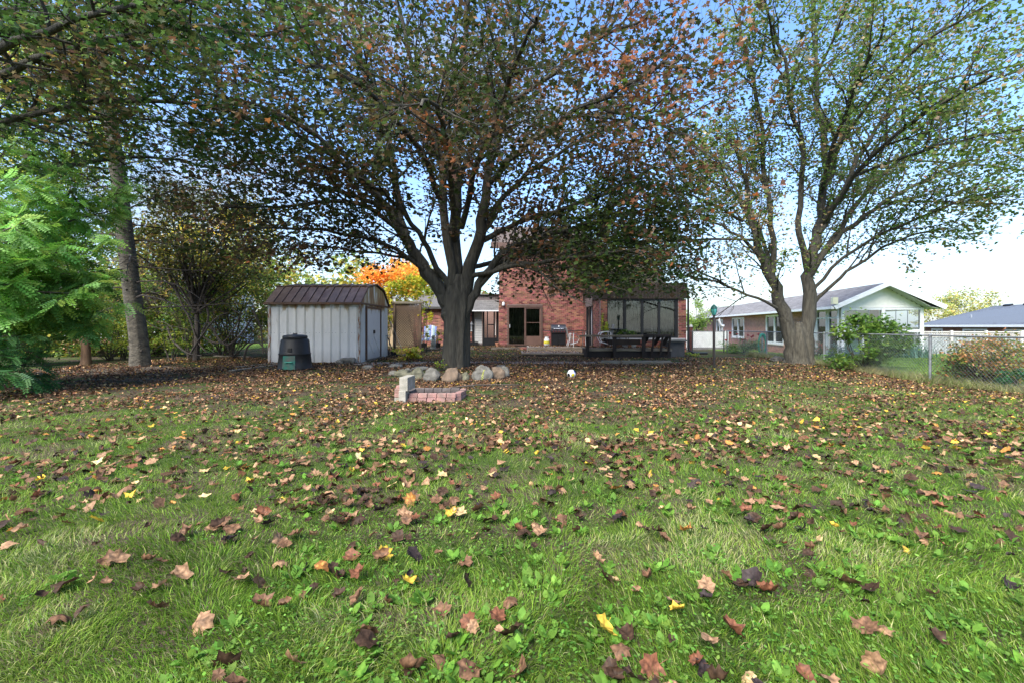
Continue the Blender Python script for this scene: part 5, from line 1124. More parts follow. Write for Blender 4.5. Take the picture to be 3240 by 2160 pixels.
# ---- bushes and background trees
def bush(name, label, cat, c, rad, n_, size, cols, wts, clusters=26, stems=7, T=T_SMALL, hollow=.35, mat=LEAF, group=None, trunk_h=None, sr=.015, tilt=.8, csig=.16, gz_=None):
    zg = float(ground_z(c[0], c[1])) if gz_ is None else gz_
    t = thing(name, (c[0], c[1], zg), label, cat, group); cc = []
    while len(cc) < clusters:
        v = rng.normal(0, 1, 3); v /= np.linalg.norm(v); r_ = (hollow + (1 - hollow) * rng.random()) ** .6; q = v * r_
        if trunk_h is None and c[2] + q[2] * rad[2] < zg + .05: continue
        cc.append(q)
    cc = np.array(cc) * np.array(rad) + np.array(c)
    k = rng.integers(0, clusters, n_); pos = cc[k] + rng.normal(0, 1, (n_, 3)) * np.array(rad) * csig; pos[:, 2] = np.maximum(pos[:, 2], zg + .03)
    m_ = MB(); base = Vector((c[0], c[1], zg - .03))
    if trunk_h: m_.tube([base, base + Vector((.05, 0, trunk_h * .5)), base + Vector((0, .05, trunk_h))], [sr * 4, sr * 3.2, sr * 2.6], 8); base = base + Vector((0, .05, trunk_h - .05))
    for i in range(stems if not trunk_h else min(clusters, 34)):
        q = Vector(cc[i % clusters]); b = base + Vector((random.gauss(0, .05), random.gauss(0, .05), 0)); mid = b.lerp(q, .5) + Vector((random.gauss(0, .08) * rad[0], random.gauss(0, .08) * rad[1], .1 * rad[2])); m_.tube([b, mid, q], [sr * (1.6 if trunk_h else 1), sr * .8, sr * .3], 5)
    m_.build('trunk' if trunk_h else 'stems', TWIG, t, smooth=True)
    leaves_mesh('crown' if trunk_h else 'foliage', pos, rand_R(n_, .2, tilt), rng.uniform(.75, 1.25, n_) * size, palette(pos, cols, wts, .5, 1.2), T, mat, t, curl=.6)
    return t
YG = [(.22, .28, .04), (.32, .34, .05), (.12, .2, .035), (.45, .38, .05)]
GR = [(.09, .17, .03), (.14, .24, .04), (.06, .11, .025), (.2, .26, .06)]
def bp(px, py, D, wpx, hpx, dr=None): x, y, z = P(px, py, D); rx = wpx / F * D / 2; return (x, y, z), (rx, dr or rx * .8, hpx / F * D / 2)
c_, r_ = bp(1245, 885, 27, 190, 120); bush('orange_maple', 'bright orange autumn maple behind the shed and the central trunk', 'tree', c_, r_, 5200, .16, [(.70, .27, .04), (.75, .38, .07), (.6, .16, .03), (.75, .5, .1)], [4, 5, 1, 4], 34, trunk_h=2.6, csig=.2)
c_, r_ = bp(1320, 915, 19.4, 190, 95, .6); bush('yellow_vine', 'yellow green vine leaves over the top of the lattice screen', 'vine', c_, r_, 1100, .15, [(.55, .52, .05), (.4, .45, .05), (.2, .3, .04), (.6, .42, .05)], [4, 4, 2, 2], 20, stems=8, T=T_MED)
c_, r_ = bp(1345, 990, 19.2, 50, 120, .3); bush('yellow_vine', 'strand of yellow vine leaves hanging beside the lounge chair', 'vine', c_, r_, 140, .14, [(.6, .55, .05), (.45, .48, .05)], [4, 4], 10, stems=4, T=T_MED)
c_, r_ = bp(1226, 990, 18.8, 30, 190, .3); bush('yellow_vine', 'yellow leaves climbing between the shed and the lattice', 'vine', c_, r_, 260, .13, [(.6, .5, .05), (.5, .48, .06), (.55, .3, .1)], [4, 4, 1], 14, stems=5, T=T_MED)
c_, r_ = bp(1290, 1118, 16.6, 110, 46, .5); bush('creeping_maple', 'low sprawl of yellow maple leaves right of the shed corner', 'shrub', c_, r_, 260, .15, [(.55, .52, .05), (.4, .45, .06), (.6, .4, .15)], [4, 3, 2], 16, stems=9, T=T_MED)
c_, r_ = bp(715, 790, 24, 300, 300); bush('yellow_tree', 'yellow leaved tree behind the spruce and the shed', 'tree', c_, r_, 7500, .15, [(.62, .5, .05), (.5, .46, .06), (.3, .33, .05), (.65, .38, .06)], [4, 4, 2, 2], 44, trunk_h=2.2, csig=.14)
c_, r_ = bp(180, 330, 22, 420, 620); bush('yellow_tree', 'tall yellow green tree behind the upper left maple boughs', 'tree', c_, r_, 9000, .17, [(.45, .48, .06), (.3, .4, .05), (.6, .5, .06), (.15, .25, .04)], [3, 4, 2, 2], 50, trunk_h=4.5, csig=.13)
c_, r_ = bp(500, 860, 19, 230, 330); bush('thorn_tree', 'dark twiggy tree with a few brown leaves right of the spruce', 'tree', c_, r_, 2600, .10, [(.12, .10, .04), (.2, .22, .05), (.3, .2, .08), (.5, .35, .06)], [4, 4, 3, 2], 40, trunk_h=1.6, csig=.12, sr=.03)
c_, r_ = bp(620, 740, 16, 540, 330, 1.6); bush('thicket_tree', 'dark brown green twiggy tree filling the gap between spruce and central maple', 'tree', c_, r_, 11000, .115, [(.06, .08, .02), (.1, .1, .03), (.16, .10, .05), (.22, .24, .05), (.45, .38, .06)], [5, 4, 3, 2, 1], 90, trunk_h=1.8, csig=.13, sr=.028)
c_, r_ = bp(700, 1020, 18.8, 420, 150, .8); bush('wild_shrub', 'yellow green undergrowth behind the tangled vines', 'shrub', c_, r_, 5000, .10, YG + [(.3, .16, .08)], [4, 3, 4, 2, 2], 50, stems=30, csig=.13)
c_, r_ = bp(480, 960, 19.5, 560, 230, 1.0); bush('wild_shrub', 'dense mixed green and brown thicket along the back fence', 'shrub', c_, r_, 9000, .12, GR + YG[:2] + [(.25, .14, .07)], [4, 3, 4, 1, 2, 1, 3], 70, stems=40, csig=.10)
c_, r_ = bp(735, 935, 17.5, 300, 240); bush('wild_shrub', 'tall wild shrub with yellow green leaves left of the shed', 'shrub', c_, r_, 8000, .095, YG + [(.1, .14, .04), (.25, .18, .06)], [3, 2, 4, 1, 3, 2], 42, stems=24, csig=.12)
c_, r_ = bp(600, 985, 16.8, 170, 120); bush('wild_shrub', 'light green sapling foliage between the spruce and the vines', 'shrub', c_, r_, 1500, .09, GR + YG[:2], [4, 4, 1, 2, 2, 1], 22, stems=10)
c_, r_ = bp(345, 1060, 16.4, 210, 130); bush('wild_shrub', 'yellow green low shrub left of the spruce trunk', 'shrub', c_, r_, 3600, .07, YG, [4, 3, 4, 1], 30, stems=18)
c_, r_ = bp(390, 920, 17, 170, 150); bush('wild_shrub', 'thin sapling with pale green leaves behind the spruce trunk', 'shrub', c_, r_, 1100, .10, YG[:3] + GR[:2], [3, 2, 3, 2, 2], 26, stems=10)
c_, r_ = bp(120, 930, 15, 300, 330); bush('wild_shrub', 'broad green shrub behind the feathery locust', 'shrub', c_, r_, 5200, .09, GR + [(.05, .1, .03)], [4, 3, 3, 1, 2], 38, stems=16)
c_, r_ = bp(545, 1075, 15.6, 90, 70); bush('wild_shrub', 'small light green shrub right of the spruce base', 'shrub', c_, r_, 700, .06, YG[:3], [3, 2, 3], 14, stems=8)
c_, r_ = bp(2205, 1000, 26, 90, 100); bush('small_tree', 'light green small tree between the brick house and the bungalow', 'tree', c_, r_, 2600, .09, [(.25, .36, .08), (.35, .42, .12), (.15, .25, .05)], [4, 3, 2], 26, trunk_h=1.2)
c_, r_ = bp(1960, 815, 23, 350, 210, 1.3); bush('climbing_vine', 'dense green vine spilling over the upper roof of the brick house', 'vine', c_, r_, 12000, .085, GR + [(.05, .09, .03)], [4, 3, 4, 1, 3], 46, stems=16, csig=.15, gz_=3.12)
c_, r_ = bp(3070, 960, 62, 170, 110); bush('distant_tree', 'yellow green tree behind the far bungalow roof', 'tree', c_, r_, 2600, .30, [(.38, .40, .12), (.5, .42, .14), (.25, .3, .1)], [4, 2, 2], 30, trunk_h=3, gz_=-1.3)
c_, r_ = bp(2960, 1000, 58, 120, 80); bush('distant_tree', 'low yellow green tree between the white gable and the far bungalow', 'tree', c_, r_, 1600, .28, [(.38, .40, .12), (.5, .42, .14)], [4, 2], 20, trunk_h=2, gz_=-1.3)
for (a_, b_, d_, w2_, h2_, n2, sz, lb) in ((300, 1050, 18.6, 760, 170, 9000, .13, 'low dense green and tan undergrowth in front of the left fence'), (520, 880, 21, 900, 330, 11000, .16, 'broad yellow green shrubbery behind the spruce'), (60, 1040, 14, 260, 160, 3500, .1, 'mid green undergrowth below the feathery locust')):
    c_, r_ = bp(a_, b_, d_, w2_, h2_, 1.0); bush('wild_shrub', lb, 'shrub', c_, r_, n2, sz, GR + YG + [(.28, .17, .08)], [4, 3, 4, 2, 3, 2, 2, 1, 2], 80, stems=40, csig=.12, T=T_DIA)
# plants along the right fence
c_, r_ = bp(2735, 1085, 13.2, 270, 165, .8); bush('viburnum_bush', 'bright green leafy bush growing at the right chain link fence', 'bush', c_, r_, 3600, .10, [(.085, .17, .03), (.13, .22, .035), (.19, .26, .05), (.05, .10, .022)], [4, 4, 2, 2], 30, stems=22, T=T_MED, csig=.14)
c_, r_ = bp(3060, 1130, 11.2, 240, 140, .8); c_ = (11.15, 10.4, c_[2]); bush('rose_bush', 'rusty red and green shrub behind the near end of the chain link fence', 'bush', c_, r_, 5200, .075, [(.10, .16, .04), (.2, .2, .05), (.36, .17, .07), (.45, .24, .12), (.3, .26, .08)], [4, 3, 3, 2, 2], 40, stems=30, csig=.16, T=T_OVAL)
c_, r_ = bp(3215, 1205, 9.4, 80, 70, .4); bush('leafy_plant', 'dark green leafy plant at the bottom of the fence by the right edge', 'plant', c_, r_, 420, .07, [(.03, .12, .05), (.06, .18, .06)], [1, 1], 10, stems=6)
c_, r_ = bp(2352, 1100, 20.6, 130, 62, .8); rs = bush('rose_shrub', 'green rose bush with red blooms behind the chain link fence', 'bush', c_, r_, 3000, .06, [(.06, .13, .03), (.1, .2, .05), (.15, .26, .07)], [3, 3, 2], 26, stems=18, T=T_OVAL)
RED = pbr('rose_red', (.5, .015, .03), .6, .2, 20, 0)
for (a, b) in ((2310, 1056), (2297, 1078), (2367, 1063), (2383, 1064), (2378, 1068), (2349, 1076), (2357, 1076), (2400, 1060), (2407, 1062), (2333, 1059)):
    x, y, z = P(a, b, 20.3); m_ = MB()
    for r_2, zz in ((.06, 0), (.045, .02), (.03, .035)):
        for k in range(6): aa = k * 1.05 + zz * 60; m_.add([(x, y, z + zz - .02), (x + r_2 * math.cos(aa), y + r_2 * math.sin(aa), z + zz + .02), (x + r_2 * 1.1 * math.cos(aa + .5), y + r_2 * 1.1 * math.sin(aa + .5), z + zz + .045), (x + r_2 * math.cos(aa + 1), y + r_2 * math.sin(aa + 1), z + zz + .02)], [(0, 1, 2, 3)])
    m_.tube([(x, y, z), (x, y + .05, z - .3)], .006, 4); m_.build('bloom', RED, rs)
c_, r_ = bp(2585, 1098, 19, 60, 40, .5); bush('flowering_shrub', 'salmon pink flowering shrub right of the forked maple', 'bush', c_, r_, 900, .05, [(.5, .16, .11), (.55, .25, .2), (.08, .15, .04)], [3, 2, 4], 14, stems=8)
c_, r_ = bp(2640, 1112, 17.8, 60, 50, .5); bush('silver_plant', 'pale silvery leaved plant below the bungalow porch', 'plant', c_, r_, 700, .07, [(.3, .36, .33), (.18, .25, .18), (.05, .1, .05)], [3, 3, 2], 12, stems=6, T=T_OVAL)
c_, r_ = bp(2175, 1120, 18.6, 60, 22, .4); bush('weeds', 'small weeds against the brick pier and downpipe', 'plant', c_, r_, 160, .07, YG[:3], [2, 2, 2], 8, stems=5)
c_, r_ = bp(1915, 1025, 18.8, 26, 60, .15); bush('potted_plant', 'upright yellow green plant against the brick pier on the deck', 'plant', c_, r_, 240, .07, [(.5, .5, .06), (.3, .4, .05)], [1, 1], 10, stems=6, gz_=.37)
c_, r_ = bp(1338, 1062, 21.3, 40, 26, .2); bush('potted_plant', 'yellow green plant in the black pot left of the lounge chair', 'plant', c_, r_, 150, .08, YG, [1, 1, 1, 1], 8, stems=4, gz_=.42)
c_, r_ = bp(1384, 1062, 21.5, 46, 34, .2); bush('potted_plant', 'leafy yellow green plant right of the lounge chair', 'plant', c_, r_, 200, .08, YG, [1, 1, 1, 1], 8, stems=4, gz_=.42)
c_, r_ = bp(1985, 1052, 18.2, 60, 24, .2); bush('potted_plant', 'green grassy plants in the pots under the sun room window', 'plant', c_, r_, 260, .08, GR, [1, 1, 1, 1], 8, stems=5, gz_=.55)
c_, r_ = bp(1395, 1150, 12.3, 50, 34, .2); bush('sapling', 'small sapling with yellow green leaves at the maple base', 'plant', c_, r_, 60, .07, YG[:2] + GR[:1], [1, 1, 1], 6, stems=4)
# iris clump
ir = thing('iris_clump', (place(2895, 18.5), 18.5, -.1), 'clump of long arching blue green iris leaves near the porch', 'plant')
ix = place(2890, 18.0); V = []; m_ = MB()
for i in range(150):
    a = random.random() * 6.28; L = random.uniform(.4, .85); x0 = ix + random.gauss(0, .35); y0 = 18 + random.gauss(0, .2); dx, dy = math.cos(a), math.sin(a); ln_ = random.uniform(.2, .8); w2 = .018
    z0_ = float(ground_z(x0, y0)); prev = None
    for k, t in enumerate((0, .35, .7, 1)):
        x = x0 + dx * L * ln_ * t ** 1.6; y = y0 + dy * L * ln_ * t ** 1.6; z = z0_ + L * (t - .45 * ln_ * t ** 2.5); ww = w2 * (1 - t) + .002
        cur = [(x - dy * ww, y + dx * ww, z), (x + dy * ww, y - dx * ww, z)]
        if prev: m_.add(prev + cur, [(0, 1, 3, 2)])
        prev = cur
o_ = m_.build('leaves', pbr('iris_leaf', (.10, .22, .14), .5, .3, 3, 0), ir, kind='stuff')

# ---- feathery locust at the left edge
def frond_T(pairs=6):
    V = [(0, 0), (.01, .5), (0, 1), (-.01, .5)]; Fc = [(0, 1, 2), (0, 2, 3)]
    for i in range(pairs):
        y = .12 + .84 * i / pairs; L = .2 * (1 - .35 * abs(i / pairs - .4)); 
        for s_ in (-1, 1):
            b = len(V); V += [(0, y), (s_ * L * .5, y - .012), (s_ * L, y + .075), (s_ * L * .42, y + .105)]; Fc += [(b, b + 1, b + 2), (b, b + 2, b + 3)]
    b = len(V); V += [(0, .98), (.03, 1.06), (0, 1.16), (-.03, 1.06)]; Fc += [(b, b + 1, b + 2), (b, b + 2, b + 3)]
    return np.array(V, float), np.array(Fc)
TFR = frond_T()
def locust(label, base, tips, nb, cols, group=None, size=(.26, .42), name='locust_tree', seedn=9):
    t = thing(name, base, label, 'tree' if name == 'locust_tree' else 'shrub', group); g = Grow(); m_ = MB()
    for tp in tips:
        a = Vector(base); b = Vector(tp); mid = a.lerp(b, .5) + Vector((0, 0, .35 * (b - a).length * .5)); pts = smooth_path([a, mid, b], 4); rr = list(np.linspace(.035, .008, len(pts))); m_.tube(pts, rr, 6, cap=False)
        g.spawn(pts[2:], rr[2:], [dict(n=nb, len=(.4, 1.0), ang=(30, 70), t0=.1, r=.008, up=-.02, flat=.6, k=3, wob=.12, g=-.04)])
    m_.build('stems', TWIG, t, smooth=True); g.mesh('twigs', TWIG, t)
    pos, Rs = [], []
    for tp in g.tips:
        for q in range(seedn):
            u = random.random() * (len(tp) - 1); i = min(int(u), len(tp) - 2); p = tp[i].lerp(tp[i + 1], u - i); d = (tp[i + 1] - tp[i]).normalized()
            side = d.cross(Vector((0, 0, 1))).normalized() * random.choice((-1, 1)); y = (d * random.uniform(.2, 1) + side * random.uniform(.3, 1) + Vector((0, 0, random.uniform(-1.1, .2)))).normalized(); z = (Vector((random.gauss(0, .45), random.gauss(-.5, .4), 1)) - y * y.z).normalized(); x = y.cross(z).normalized(); z = x.cross(y)
            pos.append(p); Rs.append([[x.x, y.x, z.x], [x.y, y.y, z.y], [x.z, y.z, z.z]])
    pos = np.array([tuple(p) for p in pos]); Rs = np.array(Rs); n_ = len(pos)
    m = (pos[:, 2] > .06); pos, Rs = pos[m], Rs[m]; n_ = len(pos)
    leaves_mesh('fronds', pos, Rs, rng.uniform(*size, n_), palette(pos, cols, [1] * len(cols), .5, 1), TFR, LEAF, t, curl=.12); print(label, n_)
LG = [(.15, .32, .05), (.24, .45, .12), (.26, .38, .06), (.10, .21, .04)]
locust('feathery bright green locust foliage filling the left edge', (-12.2, 8.6, .0), [P(*q) for q in [(250, 690, 9), (330, 760, 9.2), (150, 620, 8.6), (60, 560, 8.2), (280, 860, 8.8), (300, 960, 8.8), (180, 800, 8.2), (90, 700, 7.8), (40, 900, 7.6), (220, 1010, 9), (120, 960, 8.2), (-50, 760, 7.2), (380, 660, 10.4), (330, 880, 9.4), (310, 1030, 8.8), (250, 930, 8.2), (200, 520, 9.8), (60, 440, 9.4), (420, 600, 11.2), (300, 610, 10.6), (100, 840, 8.4), (-60, 980, 7.4)]], 7.5, LG, seedn=13)
locust('low feathery dark green bush touching the ground at the left edge', (-9.8, 7.8, .0), [P(*q) for q in [(60, 1090, 8), (120, 1150, 8.2), (20, 1060, 7.6), (70, 1190, 7.9), (0, 1180, 7.2), (-60, 1120, 7.2), (140, 1190, 8.6)]], 7, [(.03, .11, .03), (.05, .15, .035), (.07, .18, .04)], name='locust_shrub', size=(.2, .32))
# trunk stump behind
tag(MB().lathe((place(272, 14.6), 14.6, -.05), [(.17, 0), (.13, .3), (.12, .9), (.1, 1.6)], 12).build('dead_trunk', pbr('reddish_bark', (.2, .12, .07), .9, .3, 6, .6, stretch=(3, 3, .5)), smooth=True), 'reddish dead trunk standing behind the locust', 'trunk')

# ---- tangled vines
vn = thing('tangled_vine', (place(680, 16.5), 16.5, 0), 'tangle of dark looping vine stems between the spruce and the shed', 'vine')
m_ = MB()
for pix in ([(528, 850, 16), (575, 960, 16), (600, 1010, 16), (625, 1080, 15.8), (655, 1115, 15.6)], [(530, 1035, 15.5), (545, 1075, 15.4), (590, 1115, 15.2), (640, 1125, 15.2)], [(600, 1122, 15.3), (630, 1075, 15.4), (680, 1010, 15.6), (720, 990, 15.8)],
            [(630, 900, 16), (660, 1000, 16), (640, 1060, 16), (700, 1085, 16), (740, 1040, 16), (760, 1000, 16)], [(770, 1138, 15.6), (785, 1095, 15.6), (820, 1085, 15.6), (845, 1120, 15.6)], [(540, 900, 16.4), (620, 950, 16.4), (700, 955, 16.4), (780, 900, 16.4)],
            [(690, 860, 16.2), (640, 940, 16.2), (610, 950, 16.2), (560, 900, 16.2)], [(800, 980, 16.2), (825, 1040, 16.2), (832, 1120, 16.2)], [(560, 870, 16.8), (560, 930, 16.8), (610, 1000, 16.8), (600, 1060, 16.8)], [(660, 1020, 16), (710, 1090, 16), (760, 1060, 16), (800, 1000, 16)]):
    pts = smooth_path([P(*q) for q in pix], 5); m_.tube(pts, list(np.linspace(.04, .02, len(pts))), 6, cap=False)
m_.build('main_stems', TWIG, vn, smooth=True)
m_ = MB()
for i in range(150):
    x, y, z = P(random.uniform(470, 850), random.uniform(830, 1090), random.uniform(15.3, 18)); a = random.random() * 6.28; k = 6; pts = []; p = Vector((x, y, z)); d = Vector((math.cos(a), .3 * math.sin(a), random.uniform(-.8, .5))); cv = random.uniform(-.5, .5)
    for j in range(k): pts.append(p.copy()); p = p + d * .22; d = Vector((d.x * math.cos(cv) - d.z * math.sin(cv), d.y, d.x * math.sin(cv) + d.z * math.cos(cv)))
    pts = [q for q in pts if q.z > .02]
    if len(pts) > 2: m_.tube(pts, random.uniform(.005, .012), 4, cap=False)
m_.build('thin_stems', TWIG, vn, smooth=True, kind='stuff')
# far belt of trees behind everything on the left and centre
def belt():
    n_ = 15000; x = rng.uniform(-60, 2, n_); y = rng.uniform(38, 44, n_); top = 5.5 + 3.5 * fbm(x * .25, x * 0 + 2) - 2.5 * sm(-14, -2, x); z = rng.random(n_) ** .8 * top; m = vnoise(x * .6, z * .6) > .28; pos = np.stack([x, y, z], 1)[m]
    tag(leaves_mesh('distant_treeline', pos, rand_R(len(pos), .3, .8), rng.uniform(.4, .65, len(pos)), palette(pos, [(.3, .3, .06), (.5, .42, .07), (.14, .2, .05), (.3, .18, .06)], [3, 2, 4, 1], .7, .3), T_SMALL, LEAF), 'far yellow green belt of trees behind the left gardens', None, None, 'stuff')
belt()
def belt2():  # unseen hedge and core added behind the camera to darken window reflections
    MB().box(-40, 9, -18, -16, -.1, 5.2).build('reflection_hedge_core', pbr('reflection_hedge_core', (.03, .045, .015), .9, .4, 2, 0), None, kind='stuff', label='dark core of the added unseen hedge that darkens window reflections'); n_ = 14000; x = rng.uniform(-34, 10, n_); y = rng.uniform(-17, -13, n_) ; z = rng.random(n_) ** .9 * (6.5 + 2.5 * fbm(x * .25 + 40, x * 0 + 5)); pos = np.stack([x, y, z], 1)
    leaves_mesh('reflection_hedge', pos, rand_R(n_, .3, .8), rng.uniform(.35, .6, n_), palette(pos, [(.06, .1, .03), (.1, .14, .04), (.2, .18, .06)], [4, 3, 2], .7, .3), T_DIA, LEAF, label='unseen hedge added behind the camera to darken the window reflections')
belt2()
# ------------------------------------------------------------------ grass, clover, fallen leaves
def occupied(x, y):             # places nothing may lie: shed, bin, trunks, deck, house
    o = (x > -8.4) & (x < -5.1) & (y > 15.05) & (y < 18.6)
    o |= (x - bx) ** 2 + (y - by) ** 2 < .23; o |= (x + 1.65) ** 2 + (y - 13) ** 2 < .16; o |= (x - 9.75) ** 2 + (y - 15) ** 2 < .2
    o |= (x > 2.9) & (x < 7.2) & (y > 17.4); o |= (y > 23.4) & (x > -1) & (x < 9); o |= (x > .4) & (x < 3.7) & (y > 18.4)
    o |= (x > -2.0) & (x < -.8) & (y > 7.25) & (y < 8.05); return o
def litter_density(x, y):       # leaves per square metre
    c = 42 + 46 * sm(2.3, 3.6, y) + 150 * sm(3.4, 6.0, y) + 420 * sm(6, 8.2, y)
    side = 1 - .36 * sm(2.5, 6, x) * sm(5, 7, y) ; left = 1 - .35 * sm(-6, -9, x)
    c = c * side * left; c = np.where(y > 14.8, c * .7, c)
    c = np.where((y > 14.5) & (y < 15.7) & (x > -5.5) & (x < 5.8), c * .4, c)
    cl = fbm(x * 1.3 + 3, y * 1.3 + 8); return c * np.clip((cl - .22) * 2.6, .12, 2.2)
def turf(x, y):                 # 0..1 how much grass grows
    t = 1 - .93 * sm(5.4, 7.8, y + .25 * np.abs(x + 1) * 0 + .8 * (fbm(x * .8, y * .8) - .5)) * (1 - sm(1.8, 5.0, x)) 
    t = t * (1 - .45 * sm(8, 12, y) * sm(1.8, 5, x)); t *= 1 - .9 * sm(9.5, 11.5, y) * sm(-5, -8, x) * 1.0
    return np.clip(t, .04, 1) * (1 - sm(17.5, 19, y))
def blades(name, n_, dmin, dmax, w, h, label, xr=None, dens_pow=1.0, cols=None, fn=None, simple=False):
    u = rng.random(n_); y = np.exp(np.log(dmin) + u * (np.log(dmax) - np.log(dmin))) if dens_pow == 1 else dmin + (dmax - dmin) * u
    x = rng.uniform(-1.22, 1.22, n_) * y if xr is None else rng.uniform(*xr, n_)
    if xr is None: x = np.minimum(x, 10.25 - .0 * y) if False else x
    k = rng.random(n_) < (fn(x, y) if fn else turf(x, y)) * (.55 + .9 * fbm(x * 2.2 + 4, y * 2.2)); k &= ~occupied(x, y); 
    if xr is None: k &= x < 10.35
    x, y = x[k], y[k]; n_ = len(x); z = ground_z(x, y)
    g = 1 + .28 * (y / 1.25 - 1) * (.25 if dens_pow == 1 else 0); ww = w * g * rng.uniform(.6, 1.3, n_); clump = fbm(x * 3 + 1, y * 3 + 2); hh = h * rng.uniform(.5, 1.25, n_) * (.55 + .9 * clump)
    la = 6.3 * vnoise(x * 1.7 + 30, y * 1.7) * 2 + rng.normal(0, .9, n_); ln_ = rng.uniform(.25, 1.3, n_); dx, dy = np.cos(la), np.sin(la); ya = rng.random(n_) * 6.28; sx2, sy2 = np.cos(ya), np.sin(ya)
    V = np.empty((n_, 5, 3))
    for i, (t, wf_) in enumerate(((0, 1), (0, -1), (.55, .75), (.55, -.75), (1, 0))):
        V[:, i, 0] = x + dx * hh * ln_ * t ** 1.7 + sx2 * ww * wf_; V[:, i, 1] = y + dy * hh * ln_ * t ** 1.7 + sy2 * ww * wf_; V[:, i, 2] = z + hh * (t - .38 * ln_ * t * t)
    Fc = np.array([(0, 1, 3), (0, 3, 2), (2, 3, 4)])[None] + (np.arange(n_) * 5)[:, None, None]
    if simple: V = V[:, [0, 1, 4]]; Fc = np.array([(0, 1, 2)])[None] + (np.arange(n_) * 3)[:, None, None]
    pos = np.stack([x, y, z], 1); c = palette(pos, cols or [(.06, .12, .013), (.105, .19, .02), (.155, .26, .032), (.22, .30, .055), (.34, .345, .15)], [3.5, 5, 5, 3.4, 2.2], .45, 1.6)
    print(name, n_); return tag(npmesh(name, V.reshape(-1, 3), Fc.reshape(-1, 3), GRASSM, None, np.repeat(c, V.shape[1], 0)), label, None, None, 'stuff')
blades('grass', 170000, 1.25, 5, .0018, .05, 'lawn grass of the yard near the camera')
blades('grass', 190000, 5, 19, .0026, .06, 'lawn grass of the yard farther back', simple=True)
blades('grass', 26000, 9, 30, .012, .07, 'short grass of the neighbouring lawn', (10.6, 30), 0, [(.13, .25, .03), (.18, .32, .04), (.24, .36, .06)], lambda x, y: np.where((x - 15.97) * .98 - (y - 21.5) * .19 * -1 > 0, 1, 1) * (x > 10.5))
blades('long_grass', 16000, 6.5, 19, .004, .26, 'unmown grass along the foot of the chain link fence', (10.0, 10.7), 0, [(.13, .17, .05), (.22, .23, .1), (.3, .28, .15)], lambda x, y: .9)
# clover and broad leaved weeds
n_ = 22000; y = np.exp(rng.uniform(np.log(1.25), np.log(9), n_)); x = rng.uniform(-1.22, 1.22, n_) * y
k = (rng.random(n_) < turf(x, y)) & (fbm(x * 1.1 + 40, y * 1.1 + 11) + .22 * sm(0, 3, x) + .1 * sm(-1.5, -3.5, x) > .55) & ~occupied(x, y) & (x < 10.2); x, y = x[k], y[k]; n_ = len(x)
pos = np.stack([x, y, ground_z(x, y) + rng.uniform(.012, .05, n_)], 1)
leaves_mesh('clover', pos, rand_R(n_, .1, .35), rng.uniform(.010, .021, n_) * (1 + .07 * y), palette(pos, [(.07, .17, .025), (.11, .225, .035), (.15, .27, .05)], [3, 4, 3], .4, 3), T_OVAL, GRASSM, curl=.4, label='clover and broad leaved weeds in the lawn')
n_ = 500; y = np.exp(rng.uniform(np.log(1.3), np.log(6), n_)); x = rng.uniform(-1.2, 1.2, n_) * y; pos = []; Rs = []
for a, b in zip(x, y):
    if fbm(a * 1.1 + 40, b * 1.1 + 11) + .2 * float(sm(0, 3, a)) < .55: continue
    z0_ = float(ground_z(a, b)) + .01
    for q in range(random.randint(4, 8)):
        t = random.random() * 6.28; e = random.uniform(.25, .9); yv = Vector((math.cos(t) * math.cos(e), math.sin(t) * math.cos(e), math.sin(e))); xv = Vector((-math.sin(t), math.cos(t), 0)); zv = xv.cross(yv)
        pos.append(Vector((a, b, z0_)) + yv * .035); Rs.append([[xv.x, yv.x, zv.x], [xv.y, yv.y, zv.y], [xv.z, yv.z, zv.z]])
pos = np.array([tuple(p) for p in pos]); leaves_mesh('dandelion_leaves', pos, np.array(Rs), rng.uniform(.04, .07, len(pos)), palette(pos, [(.09, .19, .025), (.13, .25, .04)], [1, 1], .3, 3), T_OVAL, GRASSM, curl=.4, label='rosettes of dandelion leaves in the lawn')
# fallen leaves
CN = ['dark brown', 'brown', 'reddish brown', 'tan', 'yellow', 'orange', 'pale straw coloured', 'blackish brown']
CC = [(.055, .031, .018), (.155, .082, .044), (.165, .066, .034), (.30, .175, .095), (.60, .40, .05), (.44, .20, .05), (.52, .36, .17), (.036, .025, .023)]
CW = np.array([28, 27, 10, 18, 1.8, 2.8, 4, 10], float)
def litter(n_, d0, d1, xf=1.22, unif=False):
    y = rng.uniform(d0, d1, n_) if unif else np.sqrt(rng.uniform(d0 ** 2, d1 ** 2, n_)); x = rng.uniform(-xf, xf, n_) * y; return x, y
N = 260000; x, y = litter(N, 1.3, 17.5); area = 1.22 * (17.5 ** 2 - 1.3 ** 2); ac = N / area
k = (rng.random(N) < np.minimum(1, litter_density(x, y) / ac)) & ~occupied(x, y) & (x < 10.25) & (x > -13.5); x, y = x[k], y[k]
N2 = 16000; x2 = rng.uniform(-6.5, 3.7, N2); y2 = rng.uniform(17, 23.3, N2); k = ~occupied(x2, y2) & (rng.random(N2) < .7); x = np.append(x, x2[k]); y = np.append(y, y2[k])
z = ground_z(x, y)
x3 = rng.uniform(.85, 3.6, 900); y3 = rng.uniform(21.2, 23.2, 900); x4 = rng.uniform(.5, 2.95, 500); y4 = rng.uniform(18.75, 20.9, 500); x5 = rng.uniform(3, 6.3, 1500); y5 = rng.uniform(17.65, 18.9, 1500)
x = np.concatenate([x, x3, x4, x5]); y = np.concatenate([y, y3, y4, y5]); z = np.concatenate([z, np.full(900, .236), np.full(500, .1), np.full(1500, .37)])
dist = np.hypot(x, y); order = np.argsort(dist); x, y, z = x[order], y[order], z[order]; n_ = len(x)
